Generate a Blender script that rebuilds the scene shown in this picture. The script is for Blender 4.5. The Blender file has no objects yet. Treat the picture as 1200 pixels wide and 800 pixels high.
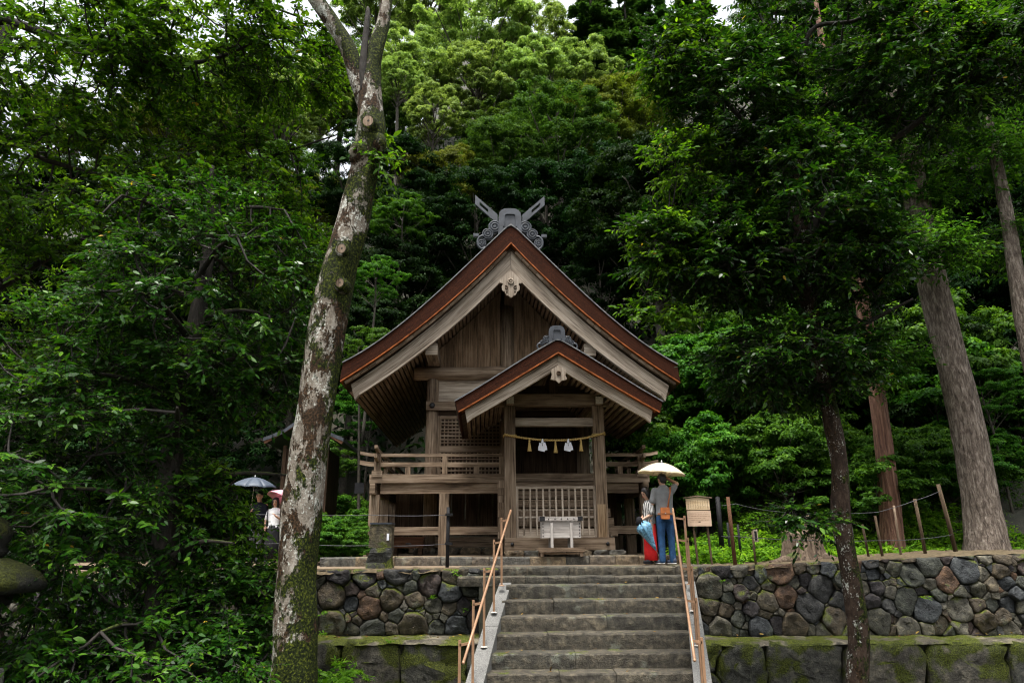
import bpy, bmesh, math, random
import numpy as np
from mathutils import Vector, Matrix, noise
from math import radians as R, sin, cos, pi

# ------------------------------------------------------------------ camera, sky, sun, exposure
scene = bpy.context.scene
col = scene.collection
PITCH, ROLL, EYE, FPX = R(16.5), R(0.4), 0.40, 800.0
cam_d = bpy.data.cameras.new('camera'); cam = bpy.data.objects.new('camera', cam_d); col.objects.link(cam)
cam_d.sensor_width = 36.0; cam_d.lens = 24.0; cam_d.clip_start = 0.05; cam_d.clip_end = 2000
cam.matrix_world = Matrix.Translation((0, 0, EYE)) @ Matrix.Rotation(R(90) + PITCH, 4, 'X') @ Matrix.Rotation(-ROLL, 4, 'Z')
scene.camera = cam

SUN_EL, SUN_AZ = R(74), R(-165)      # azimuth from +Y clockwise: behind the camera, a little to the left
world = bpy.data.worlds.new('World'); scene.world = world; world.use_nodes = True
wn = world.node_tree; wn.nodes.clear()
sky = wn.nodes.new('ShaderNodeTexSky'); sky.sky_type = 'NISHITA'; sky.sun_disc = False
sky.sun_elevation = SUN_EL; sky.sun_rotation = SUN_AZ; sky.dust_density = 6.0; sky.air_density = 1.6; sky.ozone_density = 1.0
hs = wn.nodes.new('ShaderNodeHueSaturation'); hs.inputs['Saturation'].default_value = 0.22
bg = wn.nodes.new('ShaderNodeBackground'); bg.inputs['Strength'].default_value = 0.09
wo = wn.nodes.new('ShaderNodeOutputWorld')
wn.links.new(sky.outputs[0], hs.inputs['Color']); wn.links.new(hs.outputs[0], bg.inputs['Color']); wn.links.new(bg.outputs[0], wo.inputs['Surface'])

sun_d = bpy.data.lights.new('sun', 'SUN'); sun_d.energy = 1.5; sun_d.angle = R(12); sun_d.color = (1.0, 0.96, 0.90)
sun = bpy.data.objects.new('sun', sun_d); col.objects.link(sun)
sdir = Vector((sin(SUN_AZ) * cos(SUN_EL), cos(SUN_AZ) * cos(SUN_EL), sin(SUN_EL)))   # towards the sun
sun.rotation_euler = (-sdir).to_track_quat('-Z', 'Y').to_euler(); sun.location = sdir * 60

vs = scene.view_settings
scene.display_settings.display_device = 'sRGB'
vs.view_transform = 'Standard'; vs.look = 'None'; vs.exposure = 2.05; vs.gamma = 1.0; vs.use_curve_mapping = False
cy = scene.cycles
cy.max_bounces = 3; cy.diffuse_bounces = 2; cy.glossy_bounces = 1; cy.transmission_bounces = 2; cy.transparent_max_bounces = 4
cy.use_denoising = True; cy.filter_width = 1.15; cy.use_adaptive_sampling = True; cy.adaptive_threshold = 0.02
cy.caustics_reflective = False; cy.caustics_refractive = False; cy.sample_clamp_indirect = 6.0

# ------------------------------------------------------------------ helpers
def ray(px, py):
    u = (px - 600) / FPX; v = (400 - py) / FPX
    c, s = cos(ROLL), sin(ROLL); u, v = u * c + v * s, -u * s + v * c
    return Vector((u, cos(PITCH) - v * sin(PITCH), sin(PITCH) + v * cos(PITCH)))
def at(px, py, Y):
    """the point of the place that stands Y metres ahead and is seen there"""
    d = ray(px, py); return Vector((0, 0, EYE)) + d * (Y / d.y)

def tag(o, label=None, cat=None, group=None, kind=None):
    if label: o['label'] = label
    if cat: o['category'] = cat
    if group: o['group'] = group
    if kind: o['kind'] = kind
    return o
def empty(name, loc=(0, 0, 0), rz=0.0, parent=None):
    o = bpy.data.objects.new(name, None); col.objects.link(o)
    o.location = loc; o.rotation_euler = (0, 0, rz); o.empty_display_size = 0.2
    if parent: o.parent = parent
    return o
def copy_tree(o, parent=None):
    c = o.copy(); col.objects.link(c); c.parent = parent
    for ch in o.children: copy_tree(ch, c)
    return c
def link_mesh(name, me, mat=None, parent=None, loc=None):
    o = bpy.data.objects.new(name, me); col.objects.link(o)
    if mat is not None and not me.materials: me.materials.append(mat)
    if parent: o.parent = parent
    if loc is not None: o.location = loc
    return o

class MB:
    """collects simple solids with grain-aligned UVs (in metres)"""
    def __init__(s): s.v = []; s.f = []; s.uv = []; s.sm = []
    def face(s, idx, uvs=None, smooth=False):
        s.f.append(idx); s.uv.append(uvs or [(0, 0)] * len(idx)); s.sm.append(smooth)
    def bar(s, p0, p1, w, h, up=(0, 0, 1), taper=1.0, w1=None):
        p0 = Vector(p0); p1 = Vector(p1); d = p1 - p0; L = d.length; d.normalize()
        up = Vector(up)
        if abs(d.dot(up)) > 0.99: up = Vector((0, 1, 0))
        x = d.cross(up).normalized(); z = x.cross(d).normalized()
        b = len(s.v); o = random.random() * 5
        for p, k in ((p0, 1.0), (p1, taper)):
            for sx, sz in ((-1, -1), (1, -1), (1, 1), (-1, 1)):
                s.v.append(p + x * (sx * w / 2 * k) + z * (sz * h / 2 * k))
        cr = [0, w, w + h, 2 * w + h, 2 * w + 2 * h]
        for i in range(4):
            j = (i + 1) % 4
            s.face((b + i, b + j, b + 4 + j, b + 4 + i), [(o, cr[i]), (o, cr[i + 1]), (o + L, cr[i + 1]), (o + L, cr[i])])
        s.face((b + 3, b + 2, b + 1, b + 0), [(0, 0), (.02, 0), (.02, h), (0, h)])
        s.face((b + 4, b + 5, b + 6, b + 7), [(0, 0), (.02, 0), (.02, h), (0, h)])
        return s
    def box(s, x0, x1, y0, y1, z0, z1):
        dx, dy, dz = x1 - x0, y1 - y0, z1 - z0; cx, cyy, cz = (x0 + x1) / 2, (y0 + y1) / 2, (z0 + z1) / 2
        if dx >= dy and dx >= dz: return s.bar((x0, cyy, cz), (x1, cyy, cz), dy, dz)
        if dy >= dz: return s.bar((cx, y0, cz), (cx, y1, cz), dx, dz)
        return s.bar((cx, cyy, z0), (cx, cyy, z1), dx, dy, up=(0, 1, 0))
    def rings(s, rings, caps=True, smooth=True, closed=True, us=None):
        b = len(s.v); n = len(rings[0])
        for r in rings: s.v.extend([Vector(p) for p in r])
        if us is None:
            us = [0.0]
            for a, c in zip(rings, rings[1:]): us.append(us[-1] + (Vector(c[0]) - Vector(a[0])).length)
        m = n if closed else n - 1
        vv = [0.0]
        for i in range(n): vv.append(vv[-1] + (Vector(rings[0][(i + 1) % n]) - Vector(rings[0][i])).length)
        for k in range(len(rings) - 1):
            for i in range(m):
                j = (i + 1) % n
                s.face((b + k * n + i, b + k * n + j, b + (k + 1) * n + j, b + (k + 1) * n + i),
                       [(us[k], vv[i]), (us[k], vv[i + 1]), (us[k + 1], vv[i + 1]), (us[k + 1], vv[i])], smooth)
        if caps and closed:
            e = b + (len(rings) - 1) * n; q = [s.v[b + i] for i in range(n)]
            ex = sorted(range(3), key=lambda k: -(max(p[k] for p in q) - min(p[k] for p in q)))
            cu = lambda i: (s.v[i][ex[0]], s.v[i][ex[1]])
            i0 = tuple(b + i for i in reversed(range(n))); i1 = tuple(e + i for i in range(n))
            s.face(i0, [cu(i) for i in i0]); s.face(i1, [cu(i) for i in i1])
        return s
    def tube(s, pts, rad, n=8, caps=True, smooth=True):
        pts = [Vector(p) for p in pts]
        if not hasattr(rad, '__len__'): rad = [rad] * len(pts)
        rings = []; ref = None
        for i, p in enumerate(pts):
            t = (pts[min(i + 1, len(pts) - 1)] - pts[max(i - 1, 0)]).normalized()
            if ref is None: ref = Vector((0, 0, 1)) if abs(t.z) < 0.9 else Vector((1, 0, 0))
            x = (ref - t * ref.dot(t)).normalized(); ref = x; y = t.cross(x)
            rings.append([p + (x * cos(2 * pi * k / n) + y * sin(2 * pi * k / n)) * rad[i] for k in range(n)])
        return s.rings(rings, caps, smooth)
    def prism(s, poly, y0, y1, plane='xz'):
        """poly of (a, b) extruded along the third axis"""
        def P(a, b, c): return Vector((a, c, b)) if plane == 'xz' else (Vector((a, b, c)) if plane == 'xy' else Vector((c, a, b)))
        return s.rings([[P(a, b, y0) for a, b in poly], [P(a, b, y1) for a, b in poly]], True, False)
    def lathe(s, prof, n=16, c=(0, 0, 0), smooth=True):
        c = Vector(c)
        return s.rings([[c + Vector((r * cos(2 * pi * k / n), r * sin(2 * pi * k / n), z)) for k in range(n)] for r, z in prof], True, smooth)
    def ell(s, c, r, n=12, m=8, rot=None):
        c = Vector(c); M = rot or Matrix.Identity(3); rr = []
        for i in range(m + 1):
            a = pi * (0.03 + 0.94 * i / m) - pi / 2
            rr.append([c + M @ Vector((r[0] * cos(a) * cos(2 * pi * k / n), r[1] * cos(a) * sin(2 * pi * k / n), r[2] * sin(a))) for k in range(n)])
        return s.rings(rr)
    def mesh(s, name):
        me = bpy.data.meshes.new(name)
        me.from_pydata([tuple(p) for p in s.v], [], s.f)
        uvl = me.uv_layers.new(name='UVMap')
        flat = [c for u in s.uv for q in u for c in q]
        uvl.data.foreach_set('uv', flat)
        me.polygons.foreach_set('use_smooth', s.sm)
        bm = bmesh.new(); bm.from_mesh(me); bmesh.ops.recalc_face_normals(bm, faces=bm.faces); bm.to_mesh(me); bm.free()
        me.update(); return me
    def build(s, name, mat, parent=None, loc=None):
        return link_mesh(name, s.mesh(name), mat, parent, loc)

# ------------------------------------------------------------------ materials
def nm(name):
    m = bpy.data.materials.new(name); m.use_nodes = True; t = m.node_tree
    return m, t, t.nodes['Principled BSDF'], t.nodes['Material Output']
def N(t, typ, **kw):
    n = t.nodes.new(typ)
    for k, v in kw.items():
        if k.startswith('i_'): n.inputs[k[2:].replace('_', ' ')].default_value = v
        else: setattr(n, k, v)
    return n
def ramp(t, stops, fac=None, interp='LINEAR'):
    r = t.nodes.new('ShaderNodeValToRGB'); r.color_ramp.interpolation = interp; e = r.color_ramp.elements
    while len(e) < len(stops): e.new(0.5)
    for k, (p, c) in enumerate(stops):
        e[k].position = p; e[k].color = (*c, 1) if len(c) == 3 else c
    if fac is not None: t.links.new(fac, r.inputs['Fac'])
    return r
def mix(t, fac, a, b, blend='MIX'):
    m = t.nodes.new('ShaderNodeMix'); m.data_type = 'RGBA'; m.blend_type = blend
    for sock, val in ((m.inputs[0], fac), (m.inputs[6], a), (m.inputs[7], b)):
        if hasattr(val, 'links'): t.links.new(val, sock)
        elif isinstance(val, (int, float)): sock.default_value = val
        else: sock.default_value = (*val, 1)
    return m.outputs[2]
def noise_tex(t, vec, scale, detail=4, rough=0.55, dist=0.0):
    n = N(t, 'ShaderNodeTexNoise'); n.inputs['Scale'].default_value = scale; n.inputs['Detail'].default_value = detail
    n.inputs['Roughness'].default_value = rough; n.inputs['Distortion'].default_value = dist
    if vec is not None: t.links.new(vec, n.inputs['Vector'])
    return n
def bump(t, b, h, strength=0.4, dist=0.02):
    n = N(t, 'ShaderNodeBump'); n.inputs['Strength'].default_value = strength; n.inputs['Distance'].default_value = dist
    t.links.new(h, n.inputs['Height']); t.links.new(n.outputs[0], b.inputs['Normal'])
def math_n(t, op, a, b=None):
    n = t.nodes.new('ShaderNodeMath'); n.operation = op
    for k, v in enumerate((a, b)):
        if v is None: continue
        if hasattr(v, 'links'): t.links.new(v, n.inputs[k])
        else: n.inputs[k].default_value = v
    return n.outputs[0]

def wood(name, c0, c1, c2, rough=0.72, rnd=0.35, grain=1.0):
    m, t, b, o = nm(name)
    uv = N(t, 'ShaderNodeUVMap'); oi = N(t, 'ShaderNodeObjectInfo')
    off = N(t, 'ShaderNodeCombineXYZ'); k = math_n(t, 'MULTIPLY', oi.outputs['Random'], 57.0)
    t.links.new(k, off.inputs[0]); t.links.new(k, off.inputs[1]); t.links.new(k, off.inputs[2])
    add = N(t, 'ShaderNodeVectorMath'); t.links.new(uv.outputs[0], add.inputs[0]); t.links.new(off.outputs[0], add.inputs[1])
    mp = N(t, 'ShaderNodeMapping'); mp.inputs['Scale'].default_value = (0.7, 26 * grain, 1); t.links.new(add.outputs[0], mp.inputs[0])
    mp2 = N(t, 'ShaderNodeMapping'); mp2.inputs['Scale'].default_value = (0.9, 4.0, 1); t.links.new(add.outputs[0], mp2.inputs[0])
    g = noise_tex(t, mp.outputs[0], 1.6, 6, 0.62, 0.4); p = noise_tex(t, mp2.outputs[0], 1.3, 4, 0.6, 0.3)
    fac = math_n(t, 'ADD', math_n(t, 'MULTIPLY', g.outputs[0], 0.62), math_n(t, 'MULTIPLY', p.outputs[0], 0.45))
    cr = ramp(t, [(0.40, c0), (0.52, c1), (0.68, c2)], fac)
    v = math_n(t, 'ADD', math_n(t, 'MULTIPLY', oi.outputs['Random'], rnd), 1.0 - rnd / 2)
    cc = N(t, 'ShaderNodeVectorMath'); cc.operation = 'SCALE'; t.links.new(cr.outputs[0], cc.inputs[0]); t.links.new(v, cc.inputs['Scale'])
    t.links.new(cc.outputs[0], b.inputs['Base Color']); b.inputs['Roughness'].default_value = rough
    b.inputs['Specular IOR Level'].default_value = 0.10
    bump(t, b, g.outputs[0], 0.45, 0.012)
    return m

def plain(name, c, rough=0.6, metal=0.0, var=0.15, scale=6.0, spec=0.5, bmp=0.0):
    m, t, b, o = nm(name)
    tc = N(t, 'ShaderNodeTexCoord'); n = noise_tex(t, tc.outputs['Object'], scale, 5, 0.6)
    lo = tuple(x * (1 - var) for x in c); hi = tuple(min(1, x * (1 + var)) for x in c)
    cr = ramp(t, [(0.3, lo), (0.7, hi)], n.outputs[0]); t.links.new(cr.outputs[0], b.inputs['Base Color'])
    b.inputs['Roughness'].default_value = rough; b.inputs['Metallic'].default_value = metal
    b.inputs['Specular IOR Level'].default_value = spec
    if bmp: bump(t, b, n.outputs[0], bmp, 0.01)
    return m

MOSS0, MOSS1 = (0.020, 0.028, 0.004), (0.120, 0.140, 0.014)
def stone(name, cols, moss=0.3, mossface=0.0, rough=0.62, scale=7.0, wet=0.25, mk=1.0):
    """stone coloured by the piece, moss on its upper sides (mossface: also over the face)"""
    m, t, b, o = nm(name)
    tc = N(t, 'ShaderNodeTexCoord'); oi = N(t, 'ShaderNodeObjectInfo'); geo = N(t, 'ShaderNodeNewGeometry')
    pos = geo.outputs['Position']
    n1 = noise_tex(t, pos, scale, 8, 0.68); n2 = noise_tex(t, pos, scale * 0.33, 4, 0.55); n3 = noise_tex(t, pos, scale * 7, 3, 0.6)
    st = [(k / len(cols), c) for k, c in enumerate(cols)]
    base = ramp(t, st, oi.outputs['Random'], 'CONSTANT')
    sp = ramp(t, [(0.34, (0.30, 0.30, 0.30)), (0.52, (0.90, 0.90, 0.90)), (0.68, (2.0, 1.95, 1.8))], n1.outputs[0])
    c1 = mix(t, 1.0, base.outputs[0], sp.outputs[0], 'MULTIPLY')
    lich = ramp(t, [(0.60, (0, 0, 0)), (0.66, (1, 1, 1))], n2.outputs[0])
    lf = math_n(t, 'MULTIPLY', math_n(t, 'MULTIPLY', lich.outputs[0], n3.outputs[0]), 0.5)
    c2 = mix(t, lf, c1, (0.30, 0.33, 0.27))
    nx = N(t, 'ShaderNodeSeparateXYZ'); t.links.new(geo.outputs['Normal'], nx.inputs[0])
    up = math_n(t, 'MULTIPLY', nx.outputs[2], 0.55)
    mm = math_n(t, 'ADD', math_n(t, 'ADD', up, mossface), math_n(t, 'MULTIPLY', math_n(t, 'SUBTRACT', n2.outputs[0], 0.5), 3.0))
    mr = ramp(t, [(0.55 - moss * 0.5, (0, 0, 0)), (0.80 - moss * 0.5, (1, 1, 1))], mm)
    mc = ramp(t, [(0.36, tuple(q * mk for q in MOSS0)), (0.64, tuple(q * mk for q in MOSS1))], n3.outputs[0])
    c3 = mix(t, mr.outputs[0], c2, mc.outputs[0])
    t.links.new(c3, b.inputs['Base Color'])
    rr = ramp(t, [(0.35, (rough - wet,) * 3), (0.65, (rough + 0.2,) * 3)], n1.outputs[0]); t.links.new(rr.outputs[0], b.inputs['Roughness'])
    b.inputs['Specular IOR Level'].default_value = 0.22
    bump(t, b, math_n(t, 'ADD', n1.outputs[0], math_n(t, 'MULTIPLY', n3.outputs[0], 0.35)), 0.95, 0.06)
    return m

def leafmat(name, dark, mid, light, rough=0.38, trans=0.35, spec=0.5, hue=0.0, yellow=None):
    m, t, b, o = nm(name)
    a = N(t, 'ShaderNodeAttribute', attribute_name='tint'); oi = N(t, 'ShaderNodeObjectInfo')
    st = [(0.0, dark), (0.5, mid), (0.93, light)]
    if yellow: st += [(0.985, light), (0.99, yellow)]
    cr = ramp(t, st, a.outputs['Fac'])
    hsv = N(t, 'ShaderNodeHueSaturation'); t.links.new(cr.outputs[0], hsv.inputs['Color'])
    hv = math_n(t, 'ADD', math_n(t, 'MULTIPLY', math_n(t, 'SUBTRACT', oi.outputs['Random'], 0.5), hue), 0.5); t.links.new(hv, hsv.inputs['Hue'])
    vv = math_n(t, 'ADD', math_n(t, 'MULTIPLY', math_n(t, 'SUBTRACT', oi.outputs['Random'], 0.5), hue * 8), 1.0); t.links.new(vv, hsv.inputs['Value'])
    t.links.new(hsv.outputs[0], b.inputs['Base Color']); b.inputs['Roughness'].default_value = rough; b.inputs['Specular IOR Level'].default_value = spec
    tr = N(t, 'ShaderNodeBsdfTranslucent'); tcx = mix(t, 1.0, hsv.outputs[0], (1.5, 1.5, 0.6), 'MULTIPLY'); t.links.new(tcx, tr.inputs[0])
    ms = N(t, 'ShaderNodeMixShader'); ms.inputs[0].default_value = trans
    t.links.new(b.outputs[0], ms.inputs[1]); t.links.new(tr.outputs[0], ms.inputs[2]); t.links.new(ms.outputs[0], o.inputs['Surface'])
    return m

def bark(name, c0, c1, c2, sx=6.0, sz=1.2, moss=0.0, lichen=0.0, red=0.0, strength=0.8, dist=0.03):
    m, t, b, o = nm(name)
    tc = N(t, 'ShaderNodeTexCoord'); geo = N(t, 'ShaderNodeNewGeometry'); pos = geo.outputs['Position']
    mp = N(t, 'ShaderNodeMapping'); mp.inputs['Scale'].default_value = (sx, sx, sz); t.links.new(pos, mp.inputs[0])
    n1 = noise_tex(t, mp.outputs[0], 2.2, 8, 0.7, 0.5); n2 = noise_tex(t, pos, 2.1, 6, 0.62); n3 = noise_tex(t, pos, 9.0, 6, 0.7); n4 = noise_tex(t, pos, 45.0, 2, 0.6)
    c = ramp(t, [(0.34, c0), (0.5, c1), (0.66, c2)], n1.outputs[0]).outputs[0]
    if red:
        rr = ramp(t, [(0.50, (0, 0, 0)), (0.60, (1, 1, 1))], noise_tex(t, pos, 1.3, 5, 0.6).outputs[0]); c = mix(t, math_n(t, 'MULTIPLY', rr.outputs[0], red), c, (0.12, 0.052, 0.024))
    if lichen:
        l = ramp(t, [(0.53 - lichen * .12, (0, 0, 0)), (0.56 - lichen * .12, (1, 1, 1))], math_n(t, 'ADD', math_n(t, 'MULTIPLY', n3.outputs[0], 0.6), math_n(t, 'MULTIPLY', n2.outputs[0], 0.42)))
        lc = ramp(t, [(0.38, (0.16, 0.135, 0.11)), (0.5, (0.29, 0.26, 0.22)), (0.64, (0.42, 0.43, 0.37))], n3.outputs[0])
        c = mix(t, l.outputs[0], c, lc.outputs[0])
    if moss:
        nx = N(t, 'ShaderNodeSeparateXYZ'); t.links.new(geo.outputs['Normal'], nx.inputs[0])
        side = math_n(t, 'ADD', math_n(t, 'MULTIPLY', nx.outputs[0], 0.16), math_n(t, 'MULTIPLY', nx.outputs[2], 0.3))
        mv = math_n(t, 'ADD', math_n(t, 'ADD', side, math_n(t, 'MULTIPLY', n2.outputs[0], 0.9)), math_n(t, 'MULTIPLY', n3.outputs[0], 0.25))
        ml = ramp(t, [(0.86 - moss * 0.3, (0, 0, 0)), (0.92 - moss * 0.3, (1, 1, 1))], mv)
        c = mix(t, ml.outputs[0], c, ramp(t, [(0.35, (0.012, 0.018, 0.005)), (0.65, (0.07, 0.095, 0.012))], n4.outputs[0]).outputs[0])
    t.links.new(c, b.inputs['Base Color']); b.inputs['Roughness'].default_value = 0.8; b.inputs['Specular IOR Level'].default_value = 0.3
    h = math_n(t, 'ADD', n1.outputs[0], math_n(t, 'MULTIPLY', n3.outputs[0], 0.5)); bump(t, b, h, strength, dist)
    return m

def lichen_trunk(name, base, dark_cov, moss_cov, white_cov, mossside=0.22):
    m, t, b, o = nm(name); geo = N(t, 'ShaderNodeNewGeometry'); pos = geo.outputs['Position']
    mp = N(t, 'ShaderNodeMapping'); mp.inputs['Scale'].default_value = (1, 1, .55); t.links.new(pos, mp.inputs[0]); q = mp.outputs[0]
    n1 = noise_tex(t, q, 3.2, 8, .72, .4); n2 = noise_tex(t, q, 11, 7, .72); n3 = noise_tex(t, pos, 38, 4, .7); n4 = noise_tex(t, pos, 1.1, 5, .65); n5 = noise_tex(t, q, 5.2, 8, .75, .3)
    c = ramp(t, [(.34, base[0]), (.5, base[1]), (.64, base[2])], n2.outputs[0]).outputs[0]
    w = ramp(t, [(.60 - white_cov * .2, (0, 0, 0)), (.64 - white_cov * .2, (1, 1, 1))], math_n(t, 'ADD', math_n(t, 'MULTIPLY', n5.outputs[0], .6), math_n(t, 'MULTIPLY', n3.outputs[0], .4)))
    c = mix(t, w.outputs[0], c, ramp(t, [(.35, (.27, .265, .235)), (.6, (.50, .51, .46))], n3.outputs[0]).outputs[0])
    d = ramp(t, [(.80 - dark_cov * .5, (0, 0, 0)), (.85 - dark_cov * .5, (1, 1, 1))], math_n(t, 'ADD', math_n(t, 'MULTIPLY', n1.outputs[0], 1.6), math_n(t, 'SUBTRACT', math_n(t, 'MULTIPLY', n2.outputs[0], .6), .6)))
    c = mix(t, d.outputs[0], c, ramp(t, [(.38, (.010, .007, .004)), (.52, (.032, .020, .011)), (.66, (.080, .042, .020))], n3.outputs[0]).outputs[0])
    nx = N(t, 'ShaderNodeSeparateXYZ'); t.links.new(geo.outputs['Normal'], nx.inputs[0])
    side = math_n(t, 'ADD', math_n(t, 'MULTIPLY', nx.outputs[0], mossside), math_n(t, 'MULTIPLY', nx.outputs[2], .25))
    mv = math_n(t, 'ADD', side, math_n(t, 'ADD', math_n(t, 'MULTIPLY', n4.outputs[0], 1.5), math_n(t, 'SUBTRACT', math_n(t, 'MULTIPLY', n5.outputs[0], 1.2), .85)))
    ml = ramp(t, [(.80 - moss_cov * .5, (0, 0, 0)), (.86 - moss_cov * .5, (1, 1, 1))], mv)
    c = mix(t, ml.outputs[0], c, ramp(t, [(.40, (.004, .006, .0015)), (.53, (.018, .025, .004)), (.66, (.085, .100, .010))], n3.outputs[0]).outputs[0])
    t.links.new(c, b.inputs['Base Color']); b.inputs['Roughness'].default_value = .85; b.inputs['Specular IOR Level'].default_value = .12
    bump(t, b, math_n(t, 'ADD', n2.outputs[0], math_n(t, 'ADD', math_n(t, 'MULTIPLY', n3.outputs[0], .4), math_n(t, 'MULTIPLY', ml.outputs[0], .5))), .8, .03); return m
M = {}
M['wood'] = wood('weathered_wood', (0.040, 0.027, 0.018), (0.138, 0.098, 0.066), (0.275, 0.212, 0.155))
M['wood_pale'] = wood('pale_wood', (0.090, 0.069, 0.052), (0.255, 0.207, 0.160), (0.43, 0.37, 0.305))
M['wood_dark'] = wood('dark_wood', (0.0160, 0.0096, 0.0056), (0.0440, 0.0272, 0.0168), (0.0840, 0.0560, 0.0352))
M['wood_new'] = wood('repair_wood', (0.1120, 0.0700, 0.0385), (0.2520, 0.1750, 0.1050), (0.3500, 0.2660, 0.1750))
M['wood_grey'] = wood('box_wood', (0.1760, 0.1600, 0.1480), (0.3200, 0.2960, 0.2760), (0.4400, 0.4160, 0.3920), 0.65, 0.1)
M['white_paint'] = plain('white_painted_end', (0.5580, 0.5220, 0.4680), 0.8, 0, 0.35, 30)
M['iron'] = plain('black_iron', (0.018, 0.018, 0.02), 0.45, 0.6, 0.3, 12)
M['copper'] = plain('copper_strip', (0.210, 0.062, 0.018), 0.6, 0.0, 0.6, 7, 0.1)
M['slate'] = plain('grey_copper_sheet', (0.036, 0.041, 0.050), 0.5, 0.0, 0.4, 5, 0.35, 0.1)
M['rope'] = plain('straw_rope', (0.42, 0.29, 0.10), 0.85, 0, 0.45, 60)
M['paper'] = plain('white_paper', (0.6970, 0.7055, 0.7650), 0.8, 0, 0.04, 10)
M['bronze'] = plain('bronze_paint', (0.300, 0.172, 0.098), 0.36, 0.15, 0.15, 12)
M['granite'] = plain('pale_granite', (0.165, 0.162, 0.152), 0.8, 0, 0.42, 55, 0.15, 0.3)

def roofmat():
    m, t, b, o = nm('cypress_bark_layers')
    uv = N(t, 'ShaderNodeUVMap'); mp = N(t, 'ShaderNodeMapping'); mp.inputs['Scale'].default_value = (0.6, 26, 1); t.links.new(uv.outputs[0], mp.inputs[0])
    geo = N(t, 'ShaderNodeNewGeometry')
    n1 = noise_tex(t, mp.outputs[0], 2.0, 6, 0.7, 0.2); n2 = noise_tex(t, geo.outputs['Position'], 26, 5, 0.75)
    f = math_n(t, 'ADD', math_n(t, 'MULTIPLY', n1.outputs[0], 0.5), math_n(t, 'MULTIPLY', n2.outputs[0], 0.5))
    c = ramp(t, [(0.36, (0.007, 0.0024, 0.0012)), (0.52, (0.028, 0.0082, 0.0034)), (0.66, (0.066, 0.020, 0.008))], f)
    t.links.new(c.outputs[0], b.inputs['Base Color']); b.inputs['Roughness'].default_value = 0.9; b.inputs['Specular IOR Level'].default_value = 0.1; bump(t, b, f, 0.6, 0.02)
    return m
M['bark_roof'] = roofmat()
M['roof_top'] = plain('roof_skin_grey', (0.11, 0.112, 0.115), 0.5, 0.0, 0.5, 8, 0.5, 0.3)

M['stone'] = stone('fieldstone', [(0.042, 0.042, 0.041), (0.070, 0.056, 0.038), (0.034, 0.030, 0.031), (0.092, 0.083, 0.064), (0.052, 0.055, 0.045), (0.082, 0.050, 0.032), (0.040, 0.044, 0.047), (0.100, 0.093, 0.072), (0.050, 0.038, 0.034), (0.060, 0.058, 0.044), (0.075, 0.063, 0.044)], 0.20, 0.02)
M['stone_moss'] = stone('mossy_block', [(0.070, 0.068, 0.056), (0.088, 0.080, 0.063), (0.060, 0.060, 0.050)], 0.40, 0.42, .7, 7, .2, .62)
M['curb'] = stone('curb_stone', [(0.1425, 0.1125, 0.0750), (0.1162, 0.0975, 0.0750), (0.1650, 0.1237, 0.0788), (0.0900, 0.0863, 0.0750)], 0.05, -0.25)
M['step'] = stone('step_stone', [(0.084, 0.074, 0.056), (0.102, 0.089, 0.067), (0.072, 0.066, 0.052)], 0.02, -0.24, 0.7, 9)
M['tread'] = M['step']
M['lantern'] = stone('lantern_stone', [(0.1000, 0.0975, 0.0900)], 0.0, -0.15)
M['lantern_moss_shaded'] = stone('lantern_moss_shaded', [(0.016, 0.016, 0.013)], 0.6, 0.35, .9, 7, .05, .28)  # mossy stone, colour also darkened in place of shade from the boughs above
def earth():
    m, t, b, o = nm('leaf_litter_earth'); geo = N(t, 'ShaderNodeNewGeometry'); p = geo.outputs['Position']
    n1 = noise_tex(t, p, 0.6, 6, 0.65); n2 = noise_tex(t, p, 14, 6, 0.7)
    f = math_n(t, 'ADD', math_n(t, 'MULTIPLY', n1.outputs[0], 0.6), math_n(t, 'MULTIPLY', n2.outputs[0], 0.4))
    c = ramp(t, [(0.38, (0.008, 0.011, 0.004)), (0.5, (0.020, 0.020, 0.010)), (0.62, (0.042, 0.032, 0.019))], f)
    t.links.new(c.outputs[0], b.inputs['Base Color']); b.inputs['Roughness'].default_value = 0.9; bump(t, b, n2.outputs[0], 0.8, 0.04)
    return m
M['earth'] = earth()
M['gravel'] = plain('damp_gravel', (0.1470, 0.1085, 0.0700), 0.85, 0, 0.4, 40, 0.3, 0.6)
M['wall_soil'] = plain('wall_top_soil', (0.085, 0.066, 0.040), 0.9, 0, 0.5, 14, 0.1, 0.6)
M['mortar'] = plain('dark_joint', (0.030, 0.030, 0.018), 0.9, 0, 0.4, 20)
M['mossbed'] = stone('moss_ledge', [(0.1360, 0.1200, 0.0880)], 0.35, 0.1)
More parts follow.
